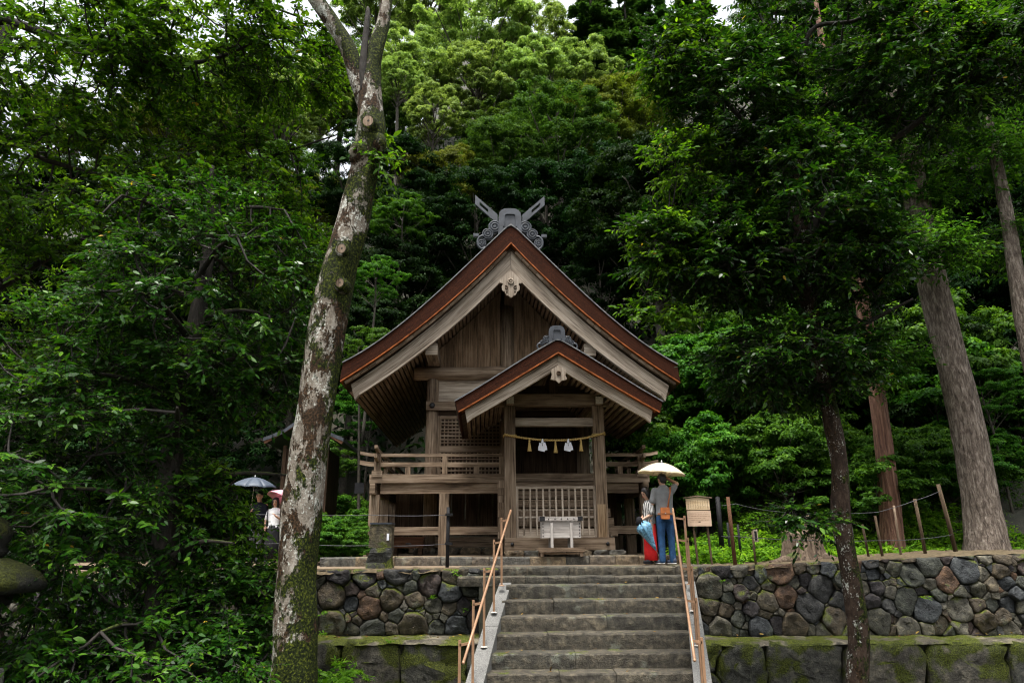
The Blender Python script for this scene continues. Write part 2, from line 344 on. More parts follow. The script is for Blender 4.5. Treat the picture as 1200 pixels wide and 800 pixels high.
# ------------------------------------------------------------------ the lie of the land
def sstep(a, b, x):
    t = np.clip((x - a) / (b - a), 0, 1); return t * t * (3 - 2 * t)
def hill_h(X, Y):
    X = np.asarray(X, float); Y = np.asarray(Y, float)
    d1 = Y - 27.0 + 0.02 * X * X * 0.05; kr = sstep(3.2, 6.5, X); kl = sstep(-6.0, -12.0, X)
    h = np.maximum(np.maximum(1.08 * d1, 0.56 * (Y - 15.3) * kr), 0.5 * (Y - 20.5) * kl)
    h = np.maximum(h, 0) * (1 - 0.42 * sstep(-8, -26, X))
    w = 0.35 * np.sin(X * 0.7 + Y * 0.31) + 0.25 * np.sin(X * 1.7 - Y * 0.9) + 0.8 * np.sin(X * 0.13 + 1.3)
    return -0.06 + h + w * sstep(0, 4, h) * 0.8
def terrain():
    xs = np.concatenate([np.linspace(-110, -22, 20), np.linspace(-20, 24, 90), np.linspace(26, 110, 20)]); ys = np.concatenate([np.linspace(13.2, 36, 70), np.linspace(37, 120, 40)])
    Xg, Yg = np.meshgrid(xs, ys); Z = hill_h(Xg, Yg)
    V = np.stack([Xg, Yg, Z], -1).reshape(-1, 3); nx = len(xs)
    F = [(j * nx + i, j * nx + i + 1, (j + 1) * nx + i + 1, (j + 1) * nx + i) for j in range(len(ys) - 1) for i in range(nx - 1)]
    me = bpy.data.meshes.new('hillside'); me.from_pydata(V.tolist(), [], F); me.polygons.foreach_set('use_smooth', [True] * len(F))
    tag(link_mesh('hillside', me, M['earth']), 'steep wooded hillside rising behind the shrine', kind='structure')
terrain()
GZ = -1.95
tag(MB().box(-150, 150, -150, 12.6, GZ - 0.5, GZ).build('lower_ground', M['earth']), 'dark ground at the foot of the stone stairs', kind='structure')
tag(MB().box(-13, 3.6, 13.05, 29.0, -0.6, -0.012).build('terrace_ground', M['gravel']), 'bare terrace ground in front of and under the shrine', kind='structure')

# ------------------------------------------------------------------ dry stone walls
def clip_poly(poly, a, b, c):
    """keep a*x+b*y <= c"""
    out = []
    for i in range(len(poly)):
        p, q = poly[i], poly[(i + 1) % len(poly)]
        dp, dq = a * p[0] + b * p[1] - c, a * q[0] + b * q[1] - c
        if dp <= 0: out.append(p)
        if dp * dq < 0:
            t = dp / (dp - dq); out.append((p[0] + (q[0] - p[0]) * t, p[1] + (q[1] - p[1]) * t))
    return out
def cells(seeds, x0, x1, z0, ztop):
    """power cells of (x, z, weight) under the top line ztop(x)"""
    res = []
    for i, (sx, sz, w) in enumerate(seeds):
        za, zb = ztop(x0), ztop(x1)
        poly = [(x0, z0), (x1, z0), (x1, zb), (x0, za)]
        for j, (tx, tz, w2) in enumerate(seeds):
            if i == j: continue
            dx, dz = tx - sx, tz - sz
            if dx * dx + dz * dz > 2.4: continue
            c = (tx * tx + tz * tz - w2 - sx * sx - sz * sz + w) / 2
            poly = clip_poly(poly, dx, dz, c)
            if len(poly) < 3: break
        if len(poly) >= 3: res.append(poly)
    return res
def chaikin(p, n=2, k=0.25):
    for _ in range(n):
        q = []
        for i in range(len(p)):
            a, b = p[i], p[(i + 1) % len(p)]
            q += [(a[0] * (1 - k) + b[0] * k, a[1] * (1 - k) + b[1] * k), (a[0] * k + b[0] * (1 - k), a[1] * k + b[1] * (1 - k))]
        p = q
    return p
def resample(p, n):
    P = np.array(p + [p[0]]); d = np.r_[0, np.cumsum(np.hypot(*np.diff(P, axis=0).T))]
    s = np.linspace(0, d[-1], n, endpoint=False); return list(zip(np.interp(s, d, P[:, 0]), np.interp(s, d, P[:, 1])))
def stone_mesh(poly, gap, bulge, rng, n=14, round_k=2, back=0.16, facet=0.0):
    """a stone whose face looks to -Y; returns mesh and its centre (x, z)"""
    cx = sum(p[0] for p in poly) / len(poly); cz = sum(p[1] for p in poly) / len(poly)
    r = max(0.03, np.mean([math.hypot(p[0] - cx, p[1] - cz) for p in poly])); k = max(0.5, 1 - gap / r)
    p = resample(chaikin([((x - cx) * k, (z - cz) * k) for x, z in poly], round_k, 0.09), n)
    rings = []; sd = rng.random() * 100; tx, tz = rng.uniform(-.25, .25), rng.uniform(-.25, .25)
    for sc, yy in ((0.92, back), (1.0, 0.03), (0.985, -0.55 * bulge), (0.93, -0.90 * bulge), (0.68, -1.0 * bulge), (0.33, -1.05 * bulge)):
        ring = []
        for x, z in p:
            q = Vector((x * sc, 0, z * sc)); d = (noise.noise(Vector((x * 5 * sc + sd, z * 5 * sc, sd))) * 1.0 + noise.noise(Vector((x * 15 * sc + sd, z * 15 * sc, sd))) * 0.55) * bulge
            wob = 1 + 0.15 * noise.noise(Vector((x * 8 + sd, z * 8, 3))) + 0.06 * noise.noise(Vector((x * 25 + sd, z * 25, 3)))
            ring.append((q.x * wob, yy + d * (1 - sc * 0.5) + (q.x * tx + q.z * tz) * (0.6 if yy < 0 else 0), q.z * wob))
        rings.append(ring)
    mb = MB(); mb.rings(rings); return mb.mesh('stone'), cx, cz
def stone_wall(label, x0, x1, z0, ztop, Y, seeds, mat, gap, bulge, rng, ycurve=lambda x: 0.0, depth=0.5, cat='stone wall', n=24, rk=0):
    root = empty('stone_wall', ((x0 + x1) / 2, Y, z0)); tag(root, label, cat)
    rx, rz = (x0 + x1) / 2, z0
    mb = MB(); K = 12; xs = [x0 + (x1 - x0) * i / K for i in range(K + 1)]
    rings = [[(x - rx, ycurve(x) + 0.07, 0), (x - rx, ycurve(x) + depth, 0), (x - rx, ycurve(x) + depth, ztop(x) - rz - 0.05), (x - rx, ycurve(x) + 0.07, ztop(x) - rz - 0.05)] for x in xs]
    mb.rings(rings, True, False); mb.build('core', M['mortar'], root)
    for poly in cells(seeds, x0, x1, z0, ztop):
        ar = abs(sum(poly[i][0] * poly[(i + 1) % len(poly)][1] - poly[(i + 1) % len(poly)][0] * poly[i][1] for i in range(len(poly)))) / 2
        if ar < 0.004: continue
        me, cx, cz = stone_mesh(poly, gap, bulge * min(1.3, 0.5 + ar * 8) * rng.uniform(0.7, 1.2), rng, n, rk)
        me.materials.append(mat)
        if ar > .25: me.transform(Matrix.Rotation(rng.uniform(-.05, .05), 4, 'Z'))
        else: me.transform(Matrix.Rotation(rng.uniform(-.22, .22), 4, 'Z') @ Matrix.Rotation(rng.uniform(-.2, .2), 4, 'X'))
        o = link_mesh('stone', me, None, root, (cx - rx, ycurve(cx) + rng.uniform(-0.05, 0.03), cz - rz))
    return root
def rubble_seeds(x0, x1, z0, ztop, rng, size=0.30):
    """big stones first, then smaller ones in what is left"""
    s = []
    for d, tries, w in ((size * 1.6, 60, .05), (size * 1.1, 900, .012), (size * .55, 2600, -.006)):
        for _ in range(tries):
            x = rng.uniform(x0, x1); z = rng.uniform(z0 + .04, ztop(x) - .03)
            if all((x - a) ** 2 + ((z - b) * 1.25) ** 2 > (d * .5 + r * .5) ** 2 for a, b, _, r in s): s.append((x, z, w * rng.uniform(.6, 1.3), d))
    return [(a, b, w) for a, b, w, r in s]
rng = random.Random(4)
topR = lambda x: -0.015 + 0.23 * max(0, min(1, (x - 4.2) / 4.2))
topL = lambda x: -0.02
sR = rubble_seeds(3.16, 10.6, -1.15, topR, rng, 0.205)
stone_wall('upper dry stone wall of mixed dark fieldstones right of the stairs', 3.16, 10.6, -1.18, topR, 12.9, sR, M['stone'], 0.004, 0.050, rng, ycurve=lambda x: -0.02 * max(0, x - 6) ** 1.5)
sL = rubble_seeds(-3.6, -0.27, -1.10, topL, rng, 0.235)
stone_wall('upper dry stone wall of mossy fieldstones left of the stairs', -3.6, -0.27, -1.12, topL, 12.9, sL, M['stone'], 0.004, 0.052, rng)
sF = rubble_seeds(-9.2, -3.7, -1.10, lambda x: -0.06, rng, 0.42)
stone_wall('dry stone wall half hidden behind the dark leafy tree', -9.2, -3.66, -1.12, lambda x: -0.06, 12.75, sF, M['stone'], 0.012, 0.10, rng)
def block_row(x0, x1, z, rng, wmin, wmax):
    s = []; x = x0
    while x < x1:
        w = rng.uniform(wmin, wmax); s.append((x + w / 2, z + rng.uniform(-.03, .03), 0.0)); x += w
    return s
bR = block_row(3.0, 10.2, -1.55, rng, 0.75, 1.5); bR += [(3.1, -1.9, 0), (3.15, -1.36, -0.02)]
stone_wall('lower wall of large mossy blocks right of the stairs', 2.98, 10.2, -2.0, lambda x: -1.19, 12.2, bR, M['stone_moss'], 0.006, 0.08, rng, cat='stone wall', n=28, rk=1)
bL = block_row(-4.6, -0.4, -1.52, rng, 0.7, 1.25)
stone_wall('lower wall of large moss-covered blocks left of the stairs', -4.6, -0.45, -2.0, lambda x: -1.13, 12.2, bL, M['stone_moss'], 0.006, 0.08, rng, cat='stone wall', n=28, rk=1)
def ledge(name, x0, x1, y0, y1, z, seed, mat='mossbed', zf=lambda x: 0.0):
    """a thin uneven bed on the wall's lower step"""
    K, J = int((x1 - x0) * 14), 8; V = []; F = []
    for j in range(J + 1):
        for i in range(K + 1):
            x = x0 + (x1 - x0) * i / K; y = y0 + (y1 - y0) * j / J
            V.append((x, y + (0.05 * noise.noise(Vector((x * 3, seed, 0))) if j == 0 else 0), z + zf(x) + 0.035 * noise.noise(Vector((x * 2.5, y * 4, seed))) + 0.02 * noise.noise(Vector((x * 9, y * 9, seed))) - (0.05 if j == 0 else 0)))
    for j in range(J):
        for i in range(K): F.append((j * (K + 1) + i, j * (K + 1) + i + 1, (j + 1) * (K + 1) + i + 1, (j + 1) * (K + 1) + i))
    me = bpy.data.meshes.new(name); me.from_pydata(V, [], F); me.polygons.foreach_set('use_smooth', [True] * len(F))
    return tag(link_mesh(name, me, M[mat]), kind='structure')
ledge('moss_ledge', 2.95, 10.2, 12.10, 12.95, -1.17, 3.0)
ledge('wall_top_earth', 3.72, 10.5, 12.84, 14.6, -0.004, 5.0, 'wall_soil', topR)
ledge('wall_top_earth', -9.0, -0.99, 12.83, 13.3, -0.008, 6.0, 'wall_soil', lambda x: -.02)
ledge('moss_ledge', -4.6, -0.4, 12.10, 12.95, -1.115, 8.0)

# ------------------------------------------------------------------ stone stairs
def step_block(mb, xa, xb, xa2, xb2, yf, yb, z0, z1, sd):
    """a slightly worn block from xa..xb along its front edge"""
    K = max(2, int((xb - xa) / 0.06)); rings = []
    for i in range(K + 1):
        t = i / K; xf = xa + (xb - xa) * t; xk = xa2 + (xb2 - xa2) * t
        w1 = 0.018 * noise.noise(Vector((xf * 3, sd, 0))) + 0.012 * noise.noise(Vector((xf * 14, sd, 0))); w2 = 0.014 * noise.noise(Vector((xf * 4, sd, 9))) - 0.022 * max(0, noise.noise(Vector((xf * 9, sd, 4))) - .25)
        rings.append([(xf, yf + 0.012 + w1 * .5, z0), (xf, yf + w1, z0 + (z1 - z0) * .5), (xf, yf + w1, z1 - 0.022 + w2), (xf, yf + 0.018 + w1, z1 + w2), (xk, yb, z1 + w2 * .4), (xk, yb, z0)])
    mb.rings(rings, True, False)
def sl(z):  # left and right stair edge at a given Y (the flight runs a little askew)
    return None
def stair_x(Y): k = (12.2 - Y) / 1.8; return -0.08 - 0.33 * k, 2.86 - 0.37 * k
T, RS = 0.36, 0.2135
stairs = empty('stone_stairs', (1.2, 10.8, GZ)); tag(stairs, 'flight of worn stone stairs climbing to the shrine', 'stairs')
so = Vector(stairs.location)
rng = random.Random(11)
def add_step(yf, yb, z1, z0, x0, x1, cuts, name='step_stone', mat='step'):
    xs = [x0] + cuts + [x1]
    for a, b in zip(xs, xs[1:]):
        mb = MB(); step_block(mb, a + 0.004 - so.x, b - 0.004 - so.x, a + 0.004 - so.x, b - 0.004 - so.x, yf - so.y + rng.uniform(-.008, .008), yb - so.y, z0 - so.z, z1 - so.z + rng.uniform(-.006, .006), rng.random() * 50)
        mb.build(name, M[mat], stairs)
add_step(12.90, 13.7, 0.0, -0.15, -0.98, 3.70, [0.25, 1.0, 2.1, 2.9])
add_step(12.55, 13.0, -0.145, -0.30, -0.98, 3.16, [0.2, 0.95, 1.75, 2.5])
for i in range(8):
    yf = 12.2 - i * T; z1 = -0.265 - i * RS; a, b = stair_x(yf)
    cuts = sorted(rng.sample([a + (b - a) * q for q in (0.27, 0.36, 0.5, 0.63, 0.7)], 2)) if i % 2 else [a + (b - a) * rng.uniform(.4, .6)]
    if len(cuts) == 2 and cuts[1] - cuts[0] < 0.5: cuts = cuts[:1]
    add_step(yf, yf + T + 0.05, z1, z1 - RS - 0.02, a - 0.05, b + 0.05, cuts)
MB().box(-0.6 - so.x, 3.1 - so.x, 12.56 - so.y, 12.92 - so.y, GZ - so.z, -0.30 - so.z).build('core', M['mortar'], stairs)
def cheek(side):
    segs = [(12.42, 11.25), (11.24, 9.3)]
    for ya, yb in segs:
        mb = MB(); rings = []
        for y in (ya, yb):
            a, b = stair_x(y); x = (a - 0.10) if side < 0 else (b + 0.11); w = 0.098 + 0.012 * (12.4 - y)
            z = -0.235 - (12.2 - y) * (RS / T) - 0.0
            if y > 12.2: z = -0.235
            rings.append([(x - w - so.x, y - so.y, z - 0.28 - so.z), (x + w - so.x, y - so.y, z - 0.28 - so.z), (x + w - so.x, y - so.y, z - so.z), (x - w - so.x, y - so.y, z - so.z)])
        mb.rings(rings, True, False); mb.build('cheek_slab', M['granite'], stairs)
    mb = MB(); rings = []
    for y in (12.3, 9.4):
        a, b = stair_x(y); x = (a - 0.10) if side < 0 else (b + 0.11); z = -0.5 - (12.2 - y) * (RS / T)
        rings.append([(x - .09 - so.x, y - so.y, -.02), (x + .09 - so.x, y - so.y, -.02), (x + .09 - so.x, y - so.y, max(0, z - so.z)), (x - .09 - so.x, y - so.y, max(0, z - so.z))])
    mb.rings(rings, True, False); mb.build('side_wall', M['stone_moss'], stairs)
cheek(-1); cheek(1)

# ------------------------------------------------------------------ handrails
def handrail(side, label):
    root = empty('handrail', (0, 0, 0)); tag(root, label, 'handrail')
    p0 = at(598.5, 598, 12.3) if side < 0 else at(788.5, 596, 12.3); p1 = at(543, 776, 9.07) if side < 0 else at(814, 773, 9.07)
    root.location = (p0.x, 11.0, -0.9); o = Vector(root.location)
    r = MB(); pts = [p0.lerp(p1, k / 6) - o for k in range(7)]
    r.tube(pts, 0.0185, 12); r.build('rail', M['bronze'], root)
    for e in (p0, p1): MB().ell(e - o, (0.021, 0.021, 0.021), 10, 6).build('end_cap', M['bronze'], root)
    ys = (12.13, 11.52, 10.83, 10.16, 9.45)
    for k, y in enumerate(ys):
        a, b = stair_x(y); x = (a - 0.11) if side < 0 else (b + 0.10)
        zb = -0.232 - max(0, (12.2 - y)) * (RS / T); t = (p0.y - y) / (p0.y - p1.y); q = p0.lerp(p1, t); zt = q.z - 0.02
        x2 = x + (0.03 if side > 0 else -0.02)
        pm = MB(); pm.box(x - .017 - o.x, x + .017 - o.x, y - .017 - o.y, y + .017 - o.y, zb - o.z, zt - o.z); pm.build('post', M['bronze'], root)
        MB().lathe([(0.052, 0), (0.052, 0.008), (0.03, 0.016)], 14, (x - o.x, y - o.y, zb + 0.0 - o.z)).build('flange', M['white_paint'] if k in (1, 2) else M['bronze'], root)
        MB().bar((x - o.x, y - o.y, zt - .06 - o.z), (q.x - o.x, y - o.y, q.z - .055 - o.z), 0.034, 0.030).build('bracket', M['bronze'], root)
        MB().bar((q.x - o.x, y - o.y, q.z - .07 - o.z), (q.x - o.x, y - o.y, q.z - .005 - o.z), 0.012, 0.03, up=(0, 1, 0)).build('saddle', M['bronze'], root)
    return root
handrail(-1, 'bronze coloured metal handrail on the left side of the stairs')
handrail(1, 'bronze coloured metal handrail on the right side of the stairs')

# ------------------------------------------------------------------ low curb under the shrine
curb = empty('stone_curb', (0, 14.4, 0)); tag(curb, 'low curb of flat tan stones along the foot of the shrine', 'curb')
rng = random.Random(5); x = -3.9
while x < 3.35:
    w = rng.uniform(0.35, 0.95); e = min(x + w, 3.4); h = rng.uniform(-.01, .012)
    mb = MB(); step_block(mb, x + .006, e - .006, x + .006, e - .006, rng.uniform(-.03, .03), 0.5, -0.08, 0.155 + h, rng.random() * 40)
    ob = mb.build('stone', M['curb'], curb); x = e
pl = MB().box(-3.9, 3.4, 14.85, 28.5, -0.05, 0.148); tag(pl.build('shrine_platform', M['gravel']), 'tan earth platform that carries the shrine', kind='structure')
# ------------------------------------------------------------------ the shrine hall (local frame: x right, y back, z up; y=0 at the porch posts)
TH = R(2.7)
S = empty('shrine_hall', (0, 15.2, 0), TH)
tag(S, 'weathered wooden shrine hall with steep bark roof and small front porch', 'shrine')
M['wood_warm'] = wood('sheltered_wood', (0.060, 0.038, 0.021), (0.155, 0.100, 0.060), (0.27, 0.185, 0.12))
W, WP, WD = M['wood'], M['wood_pale'], M['wood_dark']
def part(name, mb, mat, parent=None): return mb.build(name, mat, parent or S)
def B(name, x0, x1, y0, y1, z0, z1, mat=None, parent=None): return part(name, MB().box(x0, x1, y0, y1, z0, z1), mat or W, parent)
def prof(pts, x):                       # smooth profile through (|x|, z)
    xs = np.array([p[0] for p in pts]); zs = np.array([p[1] for p in pts])
    c = prof.cache.get(id(pts))
    if c is None: c = np.polyfit(xs, zs, 3 if len(pts) > 4 else 2); prof.cache[id(pts)] = c
    return float(np.polyval(c, x))
prof.cache = {}
MT = [(0.0, 8.47), (0.5, 8.01), (0.9, 7.55), (1.93, 6.44), (2.5, 5.92), (3.1, 5.43), (4.16, 4.67)]      # top of the bark
MO = [(0.0, 7.95), (1.11, 6.75), (2.14, 5.78), (3.2, 4.92), (4.15, 4.25)]                                   # copper line under the bark
def layer(name, cx, f_top, f_bot, w, y0, y1, mat, parent, apex_round=0.0, n=26, endx=(0, 0), half=None):
    """a bent slab over the roof's section; half = -1/1 gives one side only"""
    xs = np.linspace(-1, 1, 2 * n + 1) if half is None else (np.linspace(0, 1, n + 1) * half)
    mb = MB(); rt = []; rb = []
    for t in xs:
        a = abs(t); zt = f_top(a * w); zb = f_bot(a * w)
        if apex_round: zt -= apex_round * max(0, 1 - a * w / 0.16) ** 2
        rt.append((cx + t * (w + endx[0]), zt)); rb.append((cx + t * (w + endx[1]), zb))
    rings = [[(p[0], y0, p[1]), (p[0], y1, p[1]), (q[0], y1, q[1]), (q[0], y0, q[1])] for p, q in zip(rt, rb)]
    b0 = len(mb.v); mb.rings(rings, True, False)
    return part(name, mb, mat, parent)
YF, YB = 1.2, 11.2
roof = layer('roof', 0.05, lambda a: prof(MT, a), lambda a: prof(MO, a) + 0.02, 4.17, YF, YB, M['bark_roof'], S, 0.09, endx=(-0.02, 0.03))
layer('roof_skin', 0.05, lambda a: prof(MT, a) + 0.035, lambda a: prof(MT, a) + 0.003, 4.17, YF - 0.03, YB, M['roof_top'], roof, 0.09, endx=(0.0, 0.0))
layer('copper_strip', 0.05, lambda a: prof(MO, a) + 0.017, lambda a: prof(MO, a) - 0.020, 4.19, YF - 0.012, YB, M['copper'], roof)
layer('eave_board', 0.05, lambda a: prof(MO, a) - 0.038, lambda a: prof(MO, a) - 0.12, 4.14, YF + 0.16, YB, WD, roof)
for s in (-1, 1):                      # the row of short cover boards under the copper
    for k in range(22):
        a0, a1 = 0.12 + k * 0.181, 0.12 + k * 0.181 + 0.172
        p0 = Vector((0.05 + s * a0, YF + 0.11, prof(MO, a0) - 0.085)); p1 = Vector((0.05 + s * a1, YF + 0.11, prof(MO, a1) - 0.085))
        part('cover_board', MB().bar(p0, p1, 0.09, 0.07), W, roof)
HT = lambda a: prof(MO, a) - 0.13 - 0.015 * a
HB = lambda a: HT(a) - 0.585 + 0.048 * a
for s in (-1, 1):
    xs = np.linspace(0, 1, 19) * 3.96; mb = MB(); rings = []
    for a in xs:
        x = 0.05 + s * a + (0.003 * s)
        rings.append([(x, YF + 0.20, HT(a)), (x, YF + 0.32, HT(a)), (x - s * (0.12 if a > 3.9 else 0), YF + 0.32, HB(a)), (x - s * (0.12 if a > 3.9 else 0), YF + 0.20, HB(a))])
    mb.rings(rings, True, False); part('bargeboard', mb, WP, roof)
    mb = MB(); rings = []               # a raised fillet along its lower edge
    for a in xs[:-1]:
        x = 0.05 + s * a + 0.003 * s
        rings.append([(x, YF + 0.185, HB(a) + 0.05), (x, YF + 0.22, HB(a) + 0.05), (x, YF + 0.22, HB(a) - 0.006), (x, YF + 0.185, HB(a) - 0.006)])
    mb.rings(rings, True, False); part('bargeboard_fillet', mb, WP, roof)
# soffit boards that run front to back, seen from below
def soffit(s, w0, w1, count):
    for k in range(count):
        a0 = w0 + (w1 - w0) * k / count; a1 = a0 + (w1 - w0) / count * 0.72
        z0, z1 = HT(a0) - 0.20, HT(a1) - 0.20
        part('rafter', MB().bar((0.05 + s * (a0 + a1) / 2, YF + 0.33, (z0 + z1) / 2), (0.05 + s * (a0 + a1) / 2, YB - 0.2, (z0 + z1) / 2), (a1 - a0) * 1.25, 0.09, up=(-s * (z1 - z0), 0, a1 - a0) if False else (s * 0.62, 0, 0.78)), M['wood_warm'], roof)
for s in (-1, 1): soffit(s, 0.15, 4.0, 40)
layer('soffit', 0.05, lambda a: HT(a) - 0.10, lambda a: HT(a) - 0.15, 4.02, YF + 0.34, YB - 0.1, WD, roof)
# pendant under the apex: carved board with eyes and lobes
def outline_sym(half): return half + [(-x, z) for x, z in reversed(half) if x > 1e-6]
gp = empty('pendant', (0.04, YF + 0.13, 7.16), 0, S)
half = [(0.0, 0.06), (0.12, -0.06), (0.30, -0.24), (0.285, -0.29), (0.22, -0.30), (0.20, -0.33), (0.235, -0.40), (0.22, -0.50), (0.16, -0.53), (0.145, -0.57), (0.12, -0.62), (0.06, -0.645), (0.025, -0.685), (0.0, -0.69)]
part('pendant_board', MB().prism(outline_sym(half), -0.035, 0.04), WP, gp)
part('boss', MB().rings([[(0.085 * cos(a) * k, yy, -0.255 + 0.085 * sin(a) * k) for a in np.linspace(0, 2 * pi, 14, endpoint=False)] for k, yy in ((1, -0.03), (1, -0.06), (0.6, -0.06), (0.55, -0.04), (0.3, -0.04), (0.2, -0.075))]), WP, gp)
for s in (-1, 1):
    pts = [(s * (0.12 + 0.062 * cos(t) * (1 - t / 9)), -0.045, -0.43 + 0.062 * sin(t) * (1 - t / 9)) for t in np.linspace(1.0, 6.6, 14)]
    part('carved_scroll', MB().tube(pts, 0.014, 6), WD, gp)
    part('carved_eye', MB().ell((s * 0.105, -0.037, -0.545), (0.022, 0.012, 0.034), 8, 5), WD, gp)
# purlins that carry the roof and reach out to the bargeboard
for s in (-1, 1):
    part('purlin', MB().box(0.05 + s * 2.02 - 0.15, 0.05 + s * 2.02 + 0.15, YF + 0.36, 10.6, 5.00, 5.30), W)
    part('purlin_end', MB().box(0.05 + s * 2.02 - 0.152, 0.05 + s * 2.02 + 0.152, YF + 0.335, YF + 0.365, 4.998, 5.302), WP)
part('ridge_beam', MB().box(-0.09, 0.19, YF + 0.6, 10.6, 6.75, 7.05), WD)
# body posts, gable wall and beams
FR = 2.9
def post(x, y, r, z0, z1, mat=None): return part('post', MB().tube([(x, y, z0), (x, y, (z0 + z1) / 2), (x, y, z1)], [r, r, r * 0.98], 20), mat or W)
for x in (-2.0, 2.0): post(x, FR, 0.17, 0.15, 4.70)
post(0.0, FR, 0.19, 0.15, 6.9)
for x in (-2.0, 0.0, 2.0):
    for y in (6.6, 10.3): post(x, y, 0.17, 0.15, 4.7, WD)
part('tie_beam', MB().rings([[(x, FR - 0.06 + 0.21 * cos(a), 4.82 + 0.18 * sin(a) + (0.03 if abs(x) < 0.8 else 0)) for a in np.linspace(0, 2 * pi, 16, endpoint=False)] for x in np.linspace(-2.5, 2.5, 13)]), W)
x = -1.98
rng = random.Random(8)
while x < 1.98:                          # upright planks of the gable
    w = rng.uniform(0.22, 0.42); e = min(x + w, 1.99)
    if not (x < 0 < e):
        zt0 = HT(abs(x - 0.05)) - 0.3; zt1 = HT(abs(e - 0.05)) - 0.3; yy = FR + 0.02 + rng.uniform(0, 0.02)
        part('gable_plank', MB().rings([[(x + .005, yy, 4.95), (e - .005, yy, 4.95), (e - .005, yy, zt1), (x + .005, yy, zt0)], [(x + .005, yy + .04, 4.95), (e - .005, yy + .04, 4.95), (e - .005, yy + .04, zt1), (x + .005, yy + .04, zt0)]], True, False,
             us=[0, .04]), M['wood_warm'])
    x = e
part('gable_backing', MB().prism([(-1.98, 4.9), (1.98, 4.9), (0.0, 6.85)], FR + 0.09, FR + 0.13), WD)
for s, xa, xb in ((-1, -1.84, -0.18), (1, 0.18, 1.84)):
    B('wall_board', xa, xb, FR - 0.05, FR + 0.02, 4.32, 4.66, WP)
    B('wall_board', xa, xb, FR - 0.045, FR + 0.02, 4.035, 4.315, WP)
    B('lintel', xa - 0.32 if s < 0 else xa, xb if s < 0 else xb + 0.32, FR - 0.22, FR - 0.12, 3.80, 4.03, W)
    B('door_head', xa, xb, FR - 0.09, FR + 0.03, 3.66, 3.78, WD)
    for i in range(12):                    # side walls of the body
        pass
for i in range(14): B('side_plank', -1.99, -1.94, FR + 0.2 + i * 0.53, FR + 0.2 + i * 0.53 + 0.525, 1.9, 4.7, WD); B('side_plank', 1.94, 1.99, FR + 0.2 + i * 0.53, FR + 0.2 + i * 0.53 + 0.525, 1.9, 4.7, WD)
part('stud', MB().lathe([(0.075, 0), (0.075, .02), (.05, .045), (.02, .05)], 14), M['iron']).matrix_local = Matrix.Translation((-2.0, FR - 0.22, 3.92)) @ Matrix.Rotation(R(90), 4, 'X')
# lattice shutters in the left bay
la = empty('lattice_shutter', (0, FR, 0), 0, S)
B('lattice_frame', -1.84, -1.765, -0.10, 0.0, 2.1, 3.66, W, la); B('lattice_frame', -0.20, -0.13, -0.10, 0.0, 2.1, 3.66, W, la)
B('lattice_frame', -1.765, -0.20, -0.10, 0.0, 2.72, 2.86, W, la); B('lattice_frame', -1.765, -0.20, -0.10, 0.0, 3.60, 3.66, W, la)
B('lattice_backing', -1.77, -0.19, -0.03, -0.005, 2.1, 3.62, WD, la)
for z0, z1, rows in ((2.86, 3.60, 8), (2.04, 2.72, 7)):
    mb = MB()
    for i in range(17): x = -1.765 + 1.565 * i / 16; mb.box(x - .017, x + .017, -0.075, -0.035, z0, z1)
    lt = part('lattice', mb, W, la); lt['kind'] = 'stuff'
    mb = MB()
    for j in range(rows + 1): z = z0 + (z1 - z0) * j / rows; mb.box(-1.765, -0.20, -0.09, -0.052, z - .017, z + .017)
    lt = part('lattice', mb, W, la); lt['kind'] = 'stuff'
# entrance bay: dark doors far inside
for k in range(2):
    x0 = 0.22 + k * 0.82
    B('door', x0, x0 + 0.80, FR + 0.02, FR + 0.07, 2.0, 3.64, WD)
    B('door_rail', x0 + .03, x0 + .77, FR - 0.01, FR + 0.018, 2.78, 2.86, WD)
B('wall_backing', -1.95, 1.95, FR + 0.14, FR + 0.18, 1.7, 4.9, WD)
B('door_sill', 0.18, 1.84, FR - 0.12, FR + 0.08, 1.96, 2.06, W)

